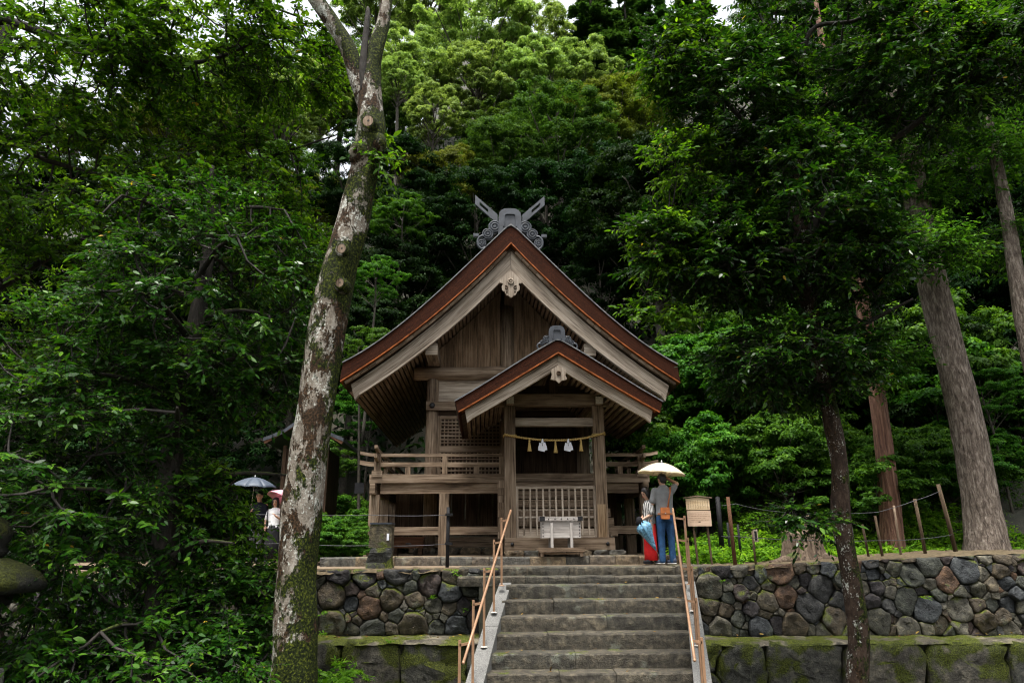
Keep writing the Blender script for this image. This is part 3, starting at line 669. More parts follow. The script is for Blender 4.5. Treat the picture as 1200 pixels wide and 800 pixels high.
# ---- veranda
VX, VY = 3.18, 1.2
DZ = 1.98
def veranda():
    for k in range(26):                    # deck planks
        x = -VX + k * (2 * VX / 26)
        if -0.05 < x < 2.0: continue
        B('deck_plank', x + .006, x + 2 * VX / 26 - .006, VY + 0.08, FR - 0.1, DZ - 0.10, DZ - 0.02)
    for s, xa, xb in ((-1, -VX - 0.12, -0.14), (1, 2.02, VX + 0.12)):
        B('edge_beam', xa, xb, VY - 0.08, VY + 0.08, DZ - 0.20, DZ, W)
        B('under_beam', xa + 0.26 if s < 0 else xa, xb if s < 0 else xb - 0.26, VY - 0.02, VY + 0.10, DZ - 0.44, DZ - 0.205, W)
    for s in (-1, 1):
        x = s * VX
        B('edge_beam', x - .08, x + .08, VY + 0.085, 10.8, DZ - 0.20, DZ - .002, W)
        B('under_beam', x - .06, x + .06, VY - 0.35 if s < 0 else VY - .2, 10.8, DZ - 0.47, DZ - 0.21, W)
        for k in range(8): B('deck_plank', min(s * 2.05, x), max(s * 2.05, x), FR + 0.1 + k, FR + 0.1 + k + 0.985, DZ - 0.10, DZ - 0.02, WD)
        for yy in (VY, 2.9, 4.6, 6.4, 8.2, 10.3):
            B('veranda_post', x - .115 + s * -.02, x + .115 + s * -.02, yy - .10, yy + .10, 0.15, DZ - 0.475, W)
    for s, x in ((-1, -1.55),): B('veranda_post', x - .115, x + .115, VY - .10, VY + .10, 0.15, DZ - 0.445, W)
    for xa, xb in ((-3.06, -1.67), (-1.43, -0.22), (2.1, 2.98)): B('tie_rail', xa, xb, VY - 0.04, VY + 0.05, 0.61, 0.79, W)
    for s in (-1, 1): B('tie_rail', s * VX - .04 - s * .02, s * VX + .04 - s * .02, VY + 0.12, 10.2, 0.61, 0.79, WD)
    # railing: front left, front right, and back along both sides
    def rail_x(xa, xb, y, ends):
        for z, w, h, nm_ in ((2.43, 0.075, 0.075, 'top_rail'), (2.21, 0.07, 0.10, 'middle_rail')):
            pts = [(xa, y, z), (xb, y, z)]
            a = Vector(pts[0]); b = Vector(pts[1])
            mb = MB()
            P = [a, b]
            if ends == -1: P = [a + Vector((-0.42, 0, 0.055)), a + Vector((-0.2, 0, 0.012)), a, b]
            if ends == 1: P = [a, b, b + Vector((0.2, 0, 0.012)), b + Vector((0.42, 0, 0.055))]
            rings = []
            for p in P: rings.append([(p.x, y - w / 2, p.z - h / 2), (p.x, y + w / 2, p.z - h / 2), (p.x, y + w / 2, p.z + h / 2), (p.x, y - w / 2, p.z + h / 2)])
            mb.rings(rings, True, False); part(nm_, mb, W)
    rail_x(-3.13, -0.2, VY, -1); rail_x(2.08, 3.13, VY, 1)
    def rail_y(x, s):
        for z, w, h, nm_ in ((2.52, 0.075, 0.075, 'top_rail'), (2.315, 0.07, 0.10, 'middle_rail')):
            rings = []
            for yy, dz in ((VY - 0.42, 0.06), (VY - 0.2, 0.012), (VY, 0), (8.0, 0)):
                rings.append([(x - w / 2, yy, z + dz - h / 2), (x + w / 2, yy, z + dz - h / 2), (x + w / 2, yy, z + dz + h / 2), (x - w / 2, yy, z + dz + h / 2)])
            part(nm_, MB().rings(rings, True, False), W)
        for yy in (2.6, 4.2, 5.8, 7.4): B('rail_post', x - .045, x + .045, yy - .045, yy + .045, DZ, 2.47, W)
    rail_y(-3.13, -1); rail_y(3.13, 1)
    for x in (-3.13, 3.13):
        B('rail_post', x - .075, x + .075, VY - .075, VY + .075, DZ + .002, 2.46, W); B('post_block', x - .12, x + .12, VY - .10, VY + .10, DZ - 0.06, DZ + .09, W)
    for x in (-1.56, -0.22, 2.10): B('rail_post', x - .055, x + .055, VY - .05, VY + .05, DZ + .002, 2.395, W)
    for x in (-2.42, -0.80, 2.62): B('baluster', x - .06, x + .06, VY - .03, VY + .03, DZ + .002, 2.16, W)
veranda()
# boards and sill far under the floor
for k in range(16): B('skirt_plank', -2.9 + k * 0.36, -2.9 + k * 0.36 + 0.352, FR + 0.16, FR + 0.2, 0.6, DZ - .12, WD)
B('ground_sill', -2.2, 2.2, FR - 0.05, FR + 0.12, 0.33, 0.58, W)
rng = random.Random(15); x = -2.4
while x < 2.3:
    w = rng.uniform(.3, .6); me, cx, cz = stone_mesh([(x, .1), (x + w, .1), (x + w, .33), (x, .33)], .01, .06, rng, 12, 2); me.materials.append(M['curb']); link_mesh('foundation_stone', me, None, S, (cx, FR - .1, cz)); x += w

# ---- porch
PC, PW = 0.93, 2.0
xl, xr = -0.065, 1.92
for x in (xl, xr): part('porch_post', MB().bar((x, 0, 0.52), (x, 0, 3.37), 0.245, 0.245, up=(0, 1, 0)), W)
B('repair_patch', xr - .10, xr + .085, -0.130, -0.12, .525, 1.21, M['wood_new'])
B('base_beam', -0.19, 2.16, -0.16, 0.14, 0.265, 0.52, W)
for x in (-0.03, 2.0): part('stud', MB().ell((x, -0.17, 0.39), (0.04, 0.035, 0.04), 10, 6), M['iron'])
rng = random.Random(16); x = -0.2
while x < 2.3:
    w = rng.uniform(.3, .6); me, cx, cz = stone_mesh([(x, .12), (x + w, .12), (x + w, .27), (x, .27)], .006, .07, rng, 12, 2); me.materials.append(M['curb']); link_mesh('foundation_stone', me, None, S, (cx, -0.14 + rng.uniform(-.06, .03), cz)); x += w
B('lintel', -0.42, 2.28, -0.10, 0.10, 3.37, 3.64, W)
B('tie_beam', xl + .123, xr - .123, -0.07, 0.07, 2.92, 3.10, WP)
for x in (xl, xr): B('white_beam_end', x - .08, x + .08, -0.36, -0.34, 3.37, 3.53, M['white_paint']); B('bracket_arm', x - .078, x + .078, -0.338, 2.6, 3.375, 3.525, W)
B('king_post', PC - .1, PC + .1, -0.06, 0.06, 3.645, 4.0, WD)
B('gable_board', -0.1, 1.95, 0.03, 0.06, 3.645, 3.86, WD)
PT = [(0.0, 4.60), (0.28, 4.44), (0.84, 4.09), (1.53, 3.64), (2.2, 3.23)]
PO = [(0.0, 4.31), (0.66, 3.92), (1.35, 3.46), (2.08, 3.05)]
PY = -1.2
proof = layer('porch_roof', PC, lambda a: prof(PT, a), lambda a: prof(PO, a) + 0.012, 2.17, PY, 2.6, M['bark_roof'], S, 0.05, endx=(0.01, -0.06))
layer('roof_skin', PC, lambda a: prof(PT, a) + 0.03, lambda a: prof(PT, a) + 0.003, 2.19, PY - 0.02, 2.6, M['roof_top'], proof, 0.05)
layer('copper_strip', PC, lambda a: prof(PO, a) + 0.01, lambda a: prof(PO, a) - 0.022, 2.10, PY - 0.008, 2.6, M['copper'], proof)
PHT = lambda a: prof(PO, a) - 0.026
PHB = lambda a: PHT(a) - 0.30 + 0.02 * a
for s in (-1, 1):
    mb = MB(); rings = []
    for a in np.linspace(0.002, 1.98, 13):
        x = PC + s * a; e = (0.06 if a > 1.95 else 0) * -s
        rings.append([(x, PY + 0.10, PHT(a)), (x, PY + 0.19, PHT(a)), (x + e, PY + 0.19, PHB(a)), (x + e, PY + 0.10, PHB(a))])
    mb.rings(rings, True, False); part('bargeboard', mb, WP, proof)
    for k in range(18):
        a0 = 0.1 + k * 0.105
        part('rafter', MB().bar((PC + s * (a0 + .03), PY + 0.2, PHT(a0) - 0.10), (PC + s * (a0 + .03), 2.5, PHT(a0) - 0.10), 0.075, 0.06), W, proof)
layer('soffit', PC, lambda a: PHT(a) - 0.03, lambda a: PHT(a) - 0.05, 2.05, PY + 0.2, 2.5, WD, proof)
g2 = empty('porch_pendant', (PC, PY + 0.06, 3.98), 0, S)
half = [(0.0, 0.05), (0.10, 0.0), (0.16, -0.04), (0.145, -0.16), (0.175, -0.25), (0.12, -0.265), (0.06, -0.275), (0.03, -0.31), (0.0, -0.335)]
part('pendant_board', MB().prism(outline_sym(half), -0.03, 0.03), WP, g2)
part('boss', MB().rings([[(0.05 * cos(a) * k, yy, -0.12 + 0.05 * sin(a) * k) for a in np.linspace(0, 2 * pi, 12, endpoint=False)] for k, yy in ((1, -0.025), (1, -0.05), (0.5, -0.05), (0.4, -0.035), (0.2, -0.06))]), WD, g2)

# ridge ornaments of grey sheet metal
def ornament(name, cx, y, z, k, chigi):
    g = empty(name, (cx, y, z), 0, S); m = M['slate']
    half = [(0.0, 0.64), (0.16, 0.63), (0.25, 0.58), (0.31, 0.50), (0.33, 0.36), (0.335, 0.0), (0.35, -0.35), (0.0, -0.1)]
    half = [(x * k, zz * k) for x, zz in half]
    part('plate', MB().prism(outline_sym(half), -0.06 * k, 0.10 * k), m, g)
    hf = [(0.0, 0.47), (0.13, 0.47), (0.18, 0.42), (0.20, 0.05), (0.165, 0.05), (0.15, 0.40), (0.115, 0.435), (0.0, 0.435)]
    part('raised_frame', MB().prism([(x * k, zz * k) for x, zz in outline_sym(hf)], -0.10 * k, -0.055 * k), m, g)
    for s in (-1, 1):
        for cxx, czz, r in ((0.44, 0.06, 0.185), (0.64, -0.17, 0.165), (0.82, -0.45, 0.14)) if chigi else ((0.43, 0.05, 0.16), (0.62, -0.10, 0.11)):
            part('scroll', MB().rings([[(s * cxx * k + r * k * q * cos(a), yy * k, czz * k + r * k * q * sin(a)) for a in np.linspace(0, 2 * pi, 22, endpoint=False)] for q, yy in ((1, 0.08), (1, -0.05), (0.88, -0.065), (0.80, -0.04), (0.66, -0.04), (0.60, -0.07), (0.48, -0.07), (0.42, -0.04), (0.26, -0.04), (0.20, -0.08))]), m, g)
        if chigi:
            part('curl', MB().tube([(s * (0.80 + 0.13 * cos(t)) * k, -0.04, (-0.44 + 0.20 * sin(t)) * k) for t in np.linspace(-2.3, 2.0, 10)], 0.035 * k, 8), m, g)
            part('side_peg', MB().box(min(s * .83, s * .97) , max(s * .83, s * .97), -0.05, 0.05, -0.235, -0.155), m, g)
            d = Vector((s * 0.70, 0, 0.66)).normalized(); nrm = Vector((-d.z * s, 0, d.x * s)) * s
            a = Vector((s * 0.33, 0.02, 0.14)); q = [a, a + d * 0.20, a + d * 0.30, a + d * 0.62, a + d * 0.86]
            wv = Vector((0, 0, 0.13))
            def blade(u0, u1, lo, hi, sk0=0.0, sk1=0.0):
                A = a + d * u0; Bp = a + d * u1
                return [(A.x + (0), A.z + lo), (Bp.x, Bp.z + lo + sk1), (Bp.x, Bp.z + hi), (A.x, A.z + hi)]
            c = empty('crossed_finial', (0, 0, 0), 0, g) if False else None
            part('crossed_finial', MB().prism(blade(0, 0.34, 0, 0.27), -0.035, 0.035), m, g)
            part('crossed_finial', MB().prism(blade(0.34, 0.66, 0.18, 0.27), -0.035, 0.035), m, g)
            part('crossed_finial', MB().prism(blade(0.34, 0.66, 0.0, 0.09), -0.035, 0.035), m, g)
            part('crossed_finial', MB().prism(blade(0.66, 0.83, 0.0, 0.27), -0.035, 0.035), m, g)
            part('band', MB().prism(blade(0.24, 0.29, -0.015, 0.285), -0.042, 0.042), m, g)
        else:
            part('curl', MB().tube([(s * (0.72 + 0.10 * cos(t)) * k, -0.03, (-0.26 + 0.13 * sin(t)) * k) for t in np.linspace(-2.3, 2.2, 9)], 0.035 * k, 8), m, g)
ornament('ridge_ornament', 0.03, YF + 0.13, 8.40, 0.92, True)
ornament('porch_ridge_ornament', PC, PY + 0.17, 4.62, 0.53, False)
part('ridge_cap', MB().prism([(-.28, 8.38), (.38, 8.38), (.22, 8.62), (-.12, 8.62)], YF + 0.12, YB), M['slate'], S)
part('ridge_cap', MB().prism([(PC - .2, 4.52), (PC + .2, 4.52), (PC + .12, 4.68), (PC - .12, 4.68)], PY + 0.22, 2.6), M['slate'], S)

# wooden stairs behind the low fence, up to the veranda deck
for k in range(7):
    z = 0.53 + k * 0.21; y = 0.20 + k * 0.15
    B('stair_tread', -0.16, 2.30 - k * 0.045, y, y + 0.30, z + 0.02, z + 0.20, W)
B('stair_landing', 0.06, 1.86, 1.25, FR - 0.15, 1.86, 1.975, W)
for k in range(8): B('side_panel_board', -0.33, -0.195, 0.15, 0.20, 0.50 + k * 0.155, 0.50 + k * 0.155 + 0.150, W)
# low lattice fence between the porch posts
fe = empty('low_fence', (0, -0.06, 0), 0, S)
B('fence_frame', 0.062, 0.11, -.03, .03, 0.525, 1.60, WP, fe); B('fence_frame', 1.745, 1.793, -.03, .03, 0.525, 1.60, WP, fe)
B('fence_frame', 0.11, 1.745, -.03, .03, 1.55, 1.60, WP, fe); B('fence_frame', 0.11, 1.745, -.03, .03, 0.527, 0.57, WP, fe)
for k in range(1, 12): x = 0.086 + (1.769 - 0.086) * k / 12; B('fence_bar', x - .019, x + .019, -.032, -.002, 0.572, 1.548, WP, fe)
for z in (1.10, 0.95): B('fence_rail', 0.112, 1.743, 0.0, .025, z - .018, z + .018, WP, fe)
B('fence_rail', 0.112, 1.743, 0.0, .025, 1.28, 1.31, W, fe); B('fence_foot_board', 0.112, 1.743, 0.004, .025, 0.575, 0.70, WP, fe)
# small grey box on the veranda corner
B('lamp_box', -3.66, -3.44, VY + 0.1, VY + 0.3, 1.56, 1.80, M['iron'])

# ------------------------------------------------------------------ things at the shrine
def SWp(x, y, z): return S.matrix_basis @ Vector((x, y, z)) if False else Vector((x * cos(TH) - y * sin(TH), 15.2 + x * sin(TH) + y * cos(TH), z))
# sacred rope
rp = empty('sacred_rope', SWp(0.93, -0.16, 2.6), TH); tag(rp, 'thin straw rope with tassels and white paper streamers across the porch', 'rope')
def rz(x): return 2.585 + 0.13 * ((x - 0.93) / 1.1) ** 2 + (0.03 if x > 1.5 else 0) * (x - 1.5) * 2 - 2.6
for off, ph in ((0, 0), (0, pi)):
    part('strand', MB().tube([(x - 0.93, 0.012 * cos(x * 60 + ph), rz(x) + 0.012 * sin(x * 60 + ph)) for x in np.linspace(-0.19, 2.05, 150)], 0.015, 6), M['rope'], rp)
for x in (xl, xr): part('loop', MB().tube([(x - .93 + .135 * cx_, .16 + .135 * cy_, rz(x) + .01) for cx_, cy_ in ((-1, -1), (-1.02, 0), (-1, 1), (0, 1.02), (1, 1), (1.02, 0), (1, -1), (0, -1.02), (-1, -1))], 0.018, 6), M['rope'], rp)
for x in (0.36, 0.935, 1.50):
    t = part('tassel', MB().lathe([(0.012, 0), (0.016, -0.05), (0.030, -0.15), (0.048, -0.27), (0.046, -0.272), (0.01, -0.25)], 12, (x - .93, -.02, rz(x) - .005)), M['rope'], rp)
    part('binding', MB().lathe([(0.019, -.035), (0.023, -.045), (0.020, -.06)], 10, (x - .93, -.02, rz(x) - .005)), M['rope'], t)
for x in (0.645, 1.215):
    mb = MB(); z = rz(x) - .01; x_ = x - .93
    for k, (xa, wa, za, xb, wb, zb) in enumerate(((0, .03, .02, 0, .06, -.07), (-.035, .06, -.055, -.05, .075, -.15), (.03, .06, -.065, .05, .08, -.165), (-.06, .06, -.13, -.055, .085, -.225), (.055, .07, -.15, .06, .085, -.235), (0, .07, -.12, .005, .08, -.24))):
        y0 = -.03 - .006 * k; t = .0025; sk = .02 * (1 if k % 2 else -1)
        mb.rings([[(x_ + xa - wa / 2, y0, z + za), (x_ + xa + wa / 2, y0, z + za - sk), (x_ + xa + wa / 2, y0 + t, z + za - sk), (x_ + xa - wa / 2, y0 + t, z + za)], [(x_ + xb - wb / 2, y0 - .012, z + zb), (x_ + xb + wb / 2, y0 - .006, z + zb - sk), (x_ + xb + wb / 2, y0 - .006 + t, z + zb - sk), (x_ + xb - wb / 2, y0 - .012 + t, z + zb)]], True, False)
    part('paper_streamer', mb, M['paper'], rp)
# offering box on its rack
ob = empty('offering_box', SWp(0.945, -0.60, 0.15), TH); tag(ob, 'pale wooden offering box with black iron corners below the porch fence', 'offering box')
G = M['wood_grey']
B('front_board', -0.40, 0.40, -0.19, -0.155, 0.36, 0.69, G, ob); B('back_board', -0.40, 0.40, 0.155, 0.19, 0.36, 0.69, G, ob)
B('side_board', -0.40, -0.365, -0.154, 0.154, 0.36, 0.69, G, ob); B('side_board', 0.365, 0.40, -0.154, 0.154, 0.36, 0.69, G, ob); B('bottom_board', -0.36, 0.36, -0.154, 0.154, 0.365, 0.39, G, ob)
B('rim', -0.43, 0.43, -0.225, -0.155, 0.70, 0.775, G, ob); B('rim', -0.43, 0.43, 0.155, 0.225, 0.70, 0.775, G, ob); B('rim', -0.43, -0.37, -0.154, 0.154, 0.70, 0.775, G, ob); B('rim', 0.37, 0.43, -0.154, 0.154, 0.70, 0.775, G, ob)
for k in range(8): part('slat', MB().bar((-0.32 + k * .091, -0.154, 0.745), (-0.32 + k * .091, 0.154, 0.745), 0.032, 0.04), G, ob)
for s in (-1, 1):
    B('corner_iron', s * .39 - .052, s * .39 + .052, -0.232, -0.15, 0.695, 0.782, M['iron'], ob)
    for z in (0.40, 0.46, 0.52, 0.58, 0.64): part('stud', MB().ell((s * .375, -0.192, z), (0.013, 0.008, 0.013), 8, 4), M['iron'], ob)
    B('leg_board', s * .20 - .026, s * .20 + .026, -0.245, -0.195, 0.17, 0.655, G, ob); B('leg_board', s * .20 - .026, s * .20 + .026, 0.19, 0.23, 0.17, 0.655, G, ob)
for x in (-.26, -.13, 0, .13, .26): part('stud', MB().ell((x, -0.227, 0.737), (0.013, 0.008, 0.013), 8, 4), M['iron'], ob)
st = empty('low_stand', SWp(0.93, -0.60, 0.15), TH); tag(st, 'low brown plank stand carrying the offering box', 'stand')
B('top_board', -0.49, 0.49, -0.34, 0.30, 0.125, 0.17, W, st); B('edge_strip', -0.46, 0.46, -0.345, -0.315, 0.09, 0.122, W, st)
for s in (-1, 1): B('leg', s * .40 - .03, s * .40 + .03, -0.31, -0.26, 0.0, 0.124, W, st); B('leg', s * .40 - .03, s * .40 + .03, 0.2, 0.25, 0.0, 0.124, W, st)
B('stretcher', -0.368, 0.368, -0.295, -0.27, 0.045, 0.075, W, st)
# ------------------------------------------------------------------ leaves and trees
def unit(a): return a / np.maximum(np.linalg.norm(a, axis=-1, keepdims=True), 1e-9)
def leaf_mesh(name, P, D, Nn, L, Wd, tint, hexa=False, bend=0.18):
    n = len(P); D = unit(D); S_ = unit(np.cross(D, Nn)); Nn = np.cross(S_, D); L = L[:, None]; Wd = Wd[:, None]
    if hexa:
        rows = [P, P + D * L * .30 + S_ * Wd * .46 + Nn * L * .03, P + D * L * .66 + S_ * Wd * .40 - Nn * L * bend * .3, P + D * L - Nn * L * bend,
                P + D * L * .66 - S_ * Wd * .40 - Nn * L * bend * .3, P + D * L * .30 - S_ * Wd * .46 + Nn * L * .03]
    else:
        rows = [P, P + D * L * .45 + S_ * Wd * .5, P + D * L - Nn * L * bend, P + D * L * .45 - S_ * Wd * .5]
    k = len(rows); V = np.stack(rows, 1).reshape(-1, 3).astype(np.float32)
    me = bpy.data.meshes.new(name); me.vertices.add(n * k); me.vertices.foreach_set('co', V.ravel())
    me.loops.add(n * k); me.loops.foreach_set('vertex_index', np.arange(n * k, dtype=np.int32))
    me.polygons.add(n); me.polygons.foreach_set('loop_start', np.arange(0, n * k, k, dtype=np.int32))
    a = me.attributes.new('tint', 'FLOAT', 'POINT'); a.data.foreach_set('value', np.repeat(tint, k).astype(np.float32))
    me.update(calc_edges=True); return me
UP = np.array([0, 0, 1.0])
def ell_points(g, c, r, n, lo=0.5, zmin=-1.0):
    d = unit(g.normal(size=(n * 3, 3))); d = d[d[:, 2] > zmin][:n]; n = len(d)
    rad = g.uniform(lo ** 3, 1, (n, 1)) ** (1 / 3)
    return np.array(c) + d * rad * np.array(r), unit(d * np.array([1, 1, 0.45]))
def sprays(g, C, O, ntw=5, tl=0.5, nl=10, ll=0.09, lw=0.036, droop=0.25, flat=0.5):
    """leafy twigs fanning out of every point C towards O; returns leaf arrays and the twigs"""
    n = len(C); ct = np.repeat(C, ntw, 0); ot = np.repeat(O, ntw, 0)
    d = ot * 0.9 + g.normal(size=ct.shape) * np.array([.75, .75, .30]); d[:, 2] -= droop * 0.3; d = unit(d)
    tlen = tl * g.uniform(.55, 1.25, (len(d), 1)); st = ct - d * tlen * 0.25
    t = np.linspace(.12, 1.0, nl)[None, :, None] + g.normal(size=(len(d), nl, 1)) * .03
    sag = -droop * tlen[:, :, None] * t ** 2 * np.array([0, 0, 1.0])
    P = st[:, None, :] + d[:, None, :] * tlen[:, :, None] * t + sag
    side = unit(np.cross(d, UP) + 1e-6); sg = np.where(np.arange(nl) % 2 == 0, 1, -1)[None, :, None]
    LD = d[:, None, :] * (.35 + .9 * (t > .93)) + side[:, None, :] * sg * (.85 * (t <= .93)) + g.normal(size=P.shape) * .28 + np.array([0, 0, -.22])
    NN = UP * 1.0 + g.normal(size=P.shape) * flat + ot[:, None, :].repeat(ntw * 0 + 1, 1)[:len(d)] * 0.25
    LL = ll * g.uniform(.65, 1.2, P.shape[:2]) * np.clip(g.normal(1, .25, (len(d), 1)), .5, 1.6); WW = LL * lw / ll
    tw = np.repeat(np.clip(g.normal(.45, .18, (len(d), 1)), 0, .9), nl, 1); tint = np.clip(tw + g.normal(0, .14, P.shape[:2]), 0, .97)
    yel = g.random(P.shape[:2]) < .0015; tint = np.where(yel, 1.0, tint)
    m = P.shape[0] * P.shape[1]
    ends = st + d * tlen; ends[:, 2] -= droop * tlen[:, 0] * .9
    return P.reshape(m, 3), LD.reshape(m, 3), NN.reshape(m, 3), LL.ravel(), WW.ravel(), tint.ravel(), (st, ends)
def tri_tubes(name, A, B, ra, rb):
    """many thin three-sided twigs in one mesh"""
    n = len(A); d = unit(B - A); x = unit(np.cross(d, np.where(np.abs(d[:, 2:3]) > .9, np.array([[1., 0, 0]]), np.array([[0, 0, 1.]])))); y = np.cross(d, x)
    ra = np.broadcast_to(ra, (n,))[:, None]; rb = np.broadcast_to(rb, (n,))[:, None]
    rows = [A + (x * cos(a) + y * sin(a)) * ra for a in (0, 2.094, 4.189)] + [B + (x * cos(a) + y * sin(a)) * rb for a in (0, 2.094, 4.189)]
    V = np.stack(rows, 1).reshape(-1, 3); q = np.array([[0, 1, 4, 3], [1, 2, 5, 4], [2, 0, 3, 5]]); F = (np.arange(n)[:, None, None] * 6 + q[None]).reshape(-1, 4)
    me = bpy.data.meshes.new(name); me.vertices.add(len(V)); me.vertices.foreach_set('co', V.astype(np.float32).ravel())
    me.loops.add(F.size); me.loops.foreach_set('vertex_index', F.astype(np.int32).ravel()); me.polygons.add(len(F)); me.polygons.foreach_set('loop_start', np.arange(0, F.size, 4, dtype=np.int32))
    me.polygons.foreach_set('use_smooth', np.ones(len(F), bool)); me.update(calc_edges=True); return me
def curve(pts, n):
    """smooth polyline through points with radii (x, y, z, r)"""
    P = np.array([list(p) for p in pts], float); t = np.linspace(0, len(P) - 1, n); out = []
    for tt in t:
        i = min(int(tt), len(P) - 2); u = tt - i; p0 = P[max(i - 1, 0)]; p1 = P[i]; p2 = P[i + 1]; p3 = P[min(i + 2, len(P) - 1)]
        out.append(0.5 * ((2 * p1) + (-p0 + p2) * u + (2 * p0 - 5 * p1 + 4 * p2 - p3) * u * u + (-p0 + 3 * p1 - 3 * p2 + p3) * u ** 3))
    return np.array(out)
def trunk(name, pts, mat, parent, n=14, seg=24, rough=0.08, ridges=0, seed=0.0):
    C = curve(pts, seg); mb = MB(); rings = []; ref = None
    for i in range(len(C)):
        p = Vector(C[i][:3]); tdir = (Vector(C[min(i + 1, len(C) - 1)][:3]) - Vector(C[max(i - 1, 0)][:3])).normalized()
        if ref is None: ref = Vector((1, 0, 0))
        x = (ref - tdir * ref.dot(tdir)).normalized(); ref = x; y = tdir.cross(x); ring = []
        for k in range(n):
            a = 2 * pi * k / n; q = x * cos(a) + y * sin(a)
            r = C[i][3] * (1 + rough * noise.noise(p * 1.7 + q * 1.3 + Vector((seed, 0, 0))) * 2 + rough * .5 * noise.noise(p * 5 + q * 4 + Vector((seed, 3, 0))) + (ridges * noise.noise(Vector((cos(a) * 5 + seed, sin(a) * 5, p.z * .35))) if ridges else 0))
            ring.append(p + q * r)
        rings.append(ring)
    mb.rings(rings); return mb.build(name, mat, parent)
def tube_branches(name, branches, mat, parent, n=6):
    mb = MB()
    for b in branches:
        C = curve(b, max(5, len(b) * 3)); mb.tube([c[:3] for c in C], [max(.004, c[3]) for c in C], n)
    return mb.build(name, mat, parent)

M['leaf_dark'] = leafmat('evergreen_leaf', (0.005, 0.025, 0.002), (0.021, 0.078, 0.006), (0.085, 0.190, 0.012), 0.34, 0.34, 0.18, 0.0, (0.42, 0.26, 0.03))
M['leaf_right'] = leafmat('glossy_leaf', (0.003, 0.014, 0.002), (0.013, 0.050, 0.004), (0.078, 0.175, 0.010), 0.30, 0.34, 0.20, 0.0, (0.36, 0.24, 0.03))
M['leaf_light'] = leafmat('light_and_lit_leaf', (0.015, 0.052, 0.003), (0.055, 0.135, 0.007), (0.160, 0.285, 0.018), 0.42, 0.48, 0.12, 0.0, (0.40, 0.26, 0.03))  # light green leaves; also paints the lit crown edges of the dark trees
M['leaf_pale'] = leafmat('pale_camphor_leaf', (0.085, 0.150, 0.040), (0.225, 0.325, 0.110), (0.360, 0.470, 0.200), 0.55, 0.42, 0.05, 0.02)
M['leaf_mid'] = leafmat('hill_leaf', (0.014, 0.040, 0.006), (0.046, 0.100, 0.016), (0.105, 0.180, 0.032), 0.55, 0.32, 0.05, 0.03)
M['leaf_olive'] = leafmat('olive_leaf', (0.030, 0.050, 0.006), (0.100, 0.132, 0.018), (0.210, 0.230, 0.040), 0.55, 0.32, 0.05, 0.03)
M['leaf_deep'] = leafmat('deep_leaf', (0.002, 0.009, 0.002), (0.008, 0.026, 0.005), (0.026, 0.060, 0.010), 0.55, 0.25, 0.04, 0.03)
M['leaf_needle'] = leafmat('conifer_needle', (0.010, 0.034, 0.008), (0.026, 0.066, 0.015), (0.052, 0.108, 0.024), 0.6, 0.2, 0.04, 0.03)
M['leaf_fern'] = leafmat('fern_leaf', (0.035, 0.105, 0.007), (0.095, 0.210, 0.014), (0.190, 0.340, 0.028), 0.5, 0.45, 0.08, 0.02)
M['leaf_shrub'] = leafmat('shrub_leaf', (0.012, 0.050, 0.004), (0.042, 0.118, 0.010), (0.105, 0.225, 0.022), 0.48, 0.38, 0.08, 0.03)
M['bark_lichen'] = lichen_trunk('lichen_bark', ((0.080, 0.064, 0.047), (0.19, 0.164, 0.132), (0.32, 0.295, 0.25)), .62, .66, .48, .13)
M['bark_dark'] = bark('dark_bark', (0.008, 0.007, 0.005), (0.020, 0.016, 0.012), (0.042, 0.035, 0.027), 6, 1.5, 0.2, 0.0)
M['bark_spot'] = lichen_trunk('spotted_bark', ((0.016, 0.011, 0.008), (0.040, 0.026, 0.018), (0.075, 0.052, 0.038)), .45, .55, .30, .10)
M['bark_cedar'] = bark('cedar_bark', (0.050, 0.022, 0.014), (0.140, 0.068, 0.044), (0.27, 0.155, 0.105), 9, 0.5, 0.05, 0.0, 0.0, 0.9, 0.05)
M['bark_keyaki'] = bark('ridged_grey_bark', (0.040, 0.029, 0.022), (0.16, 0.125, 0.098), (0.37, 0.315, 0.26), 9, 2.0, 0.05, 0.0, 0.0, 1.0, 0.10)
M['bark_branch'] = plain('branch_bark', (0.018, 0.014, 0.011), 0.85, 0, 0.5, 9)
M['bark_hill'] = plain('hill_bark', (0.040, 0.034, 0.024), 0.85, 0, 0.5, 5)

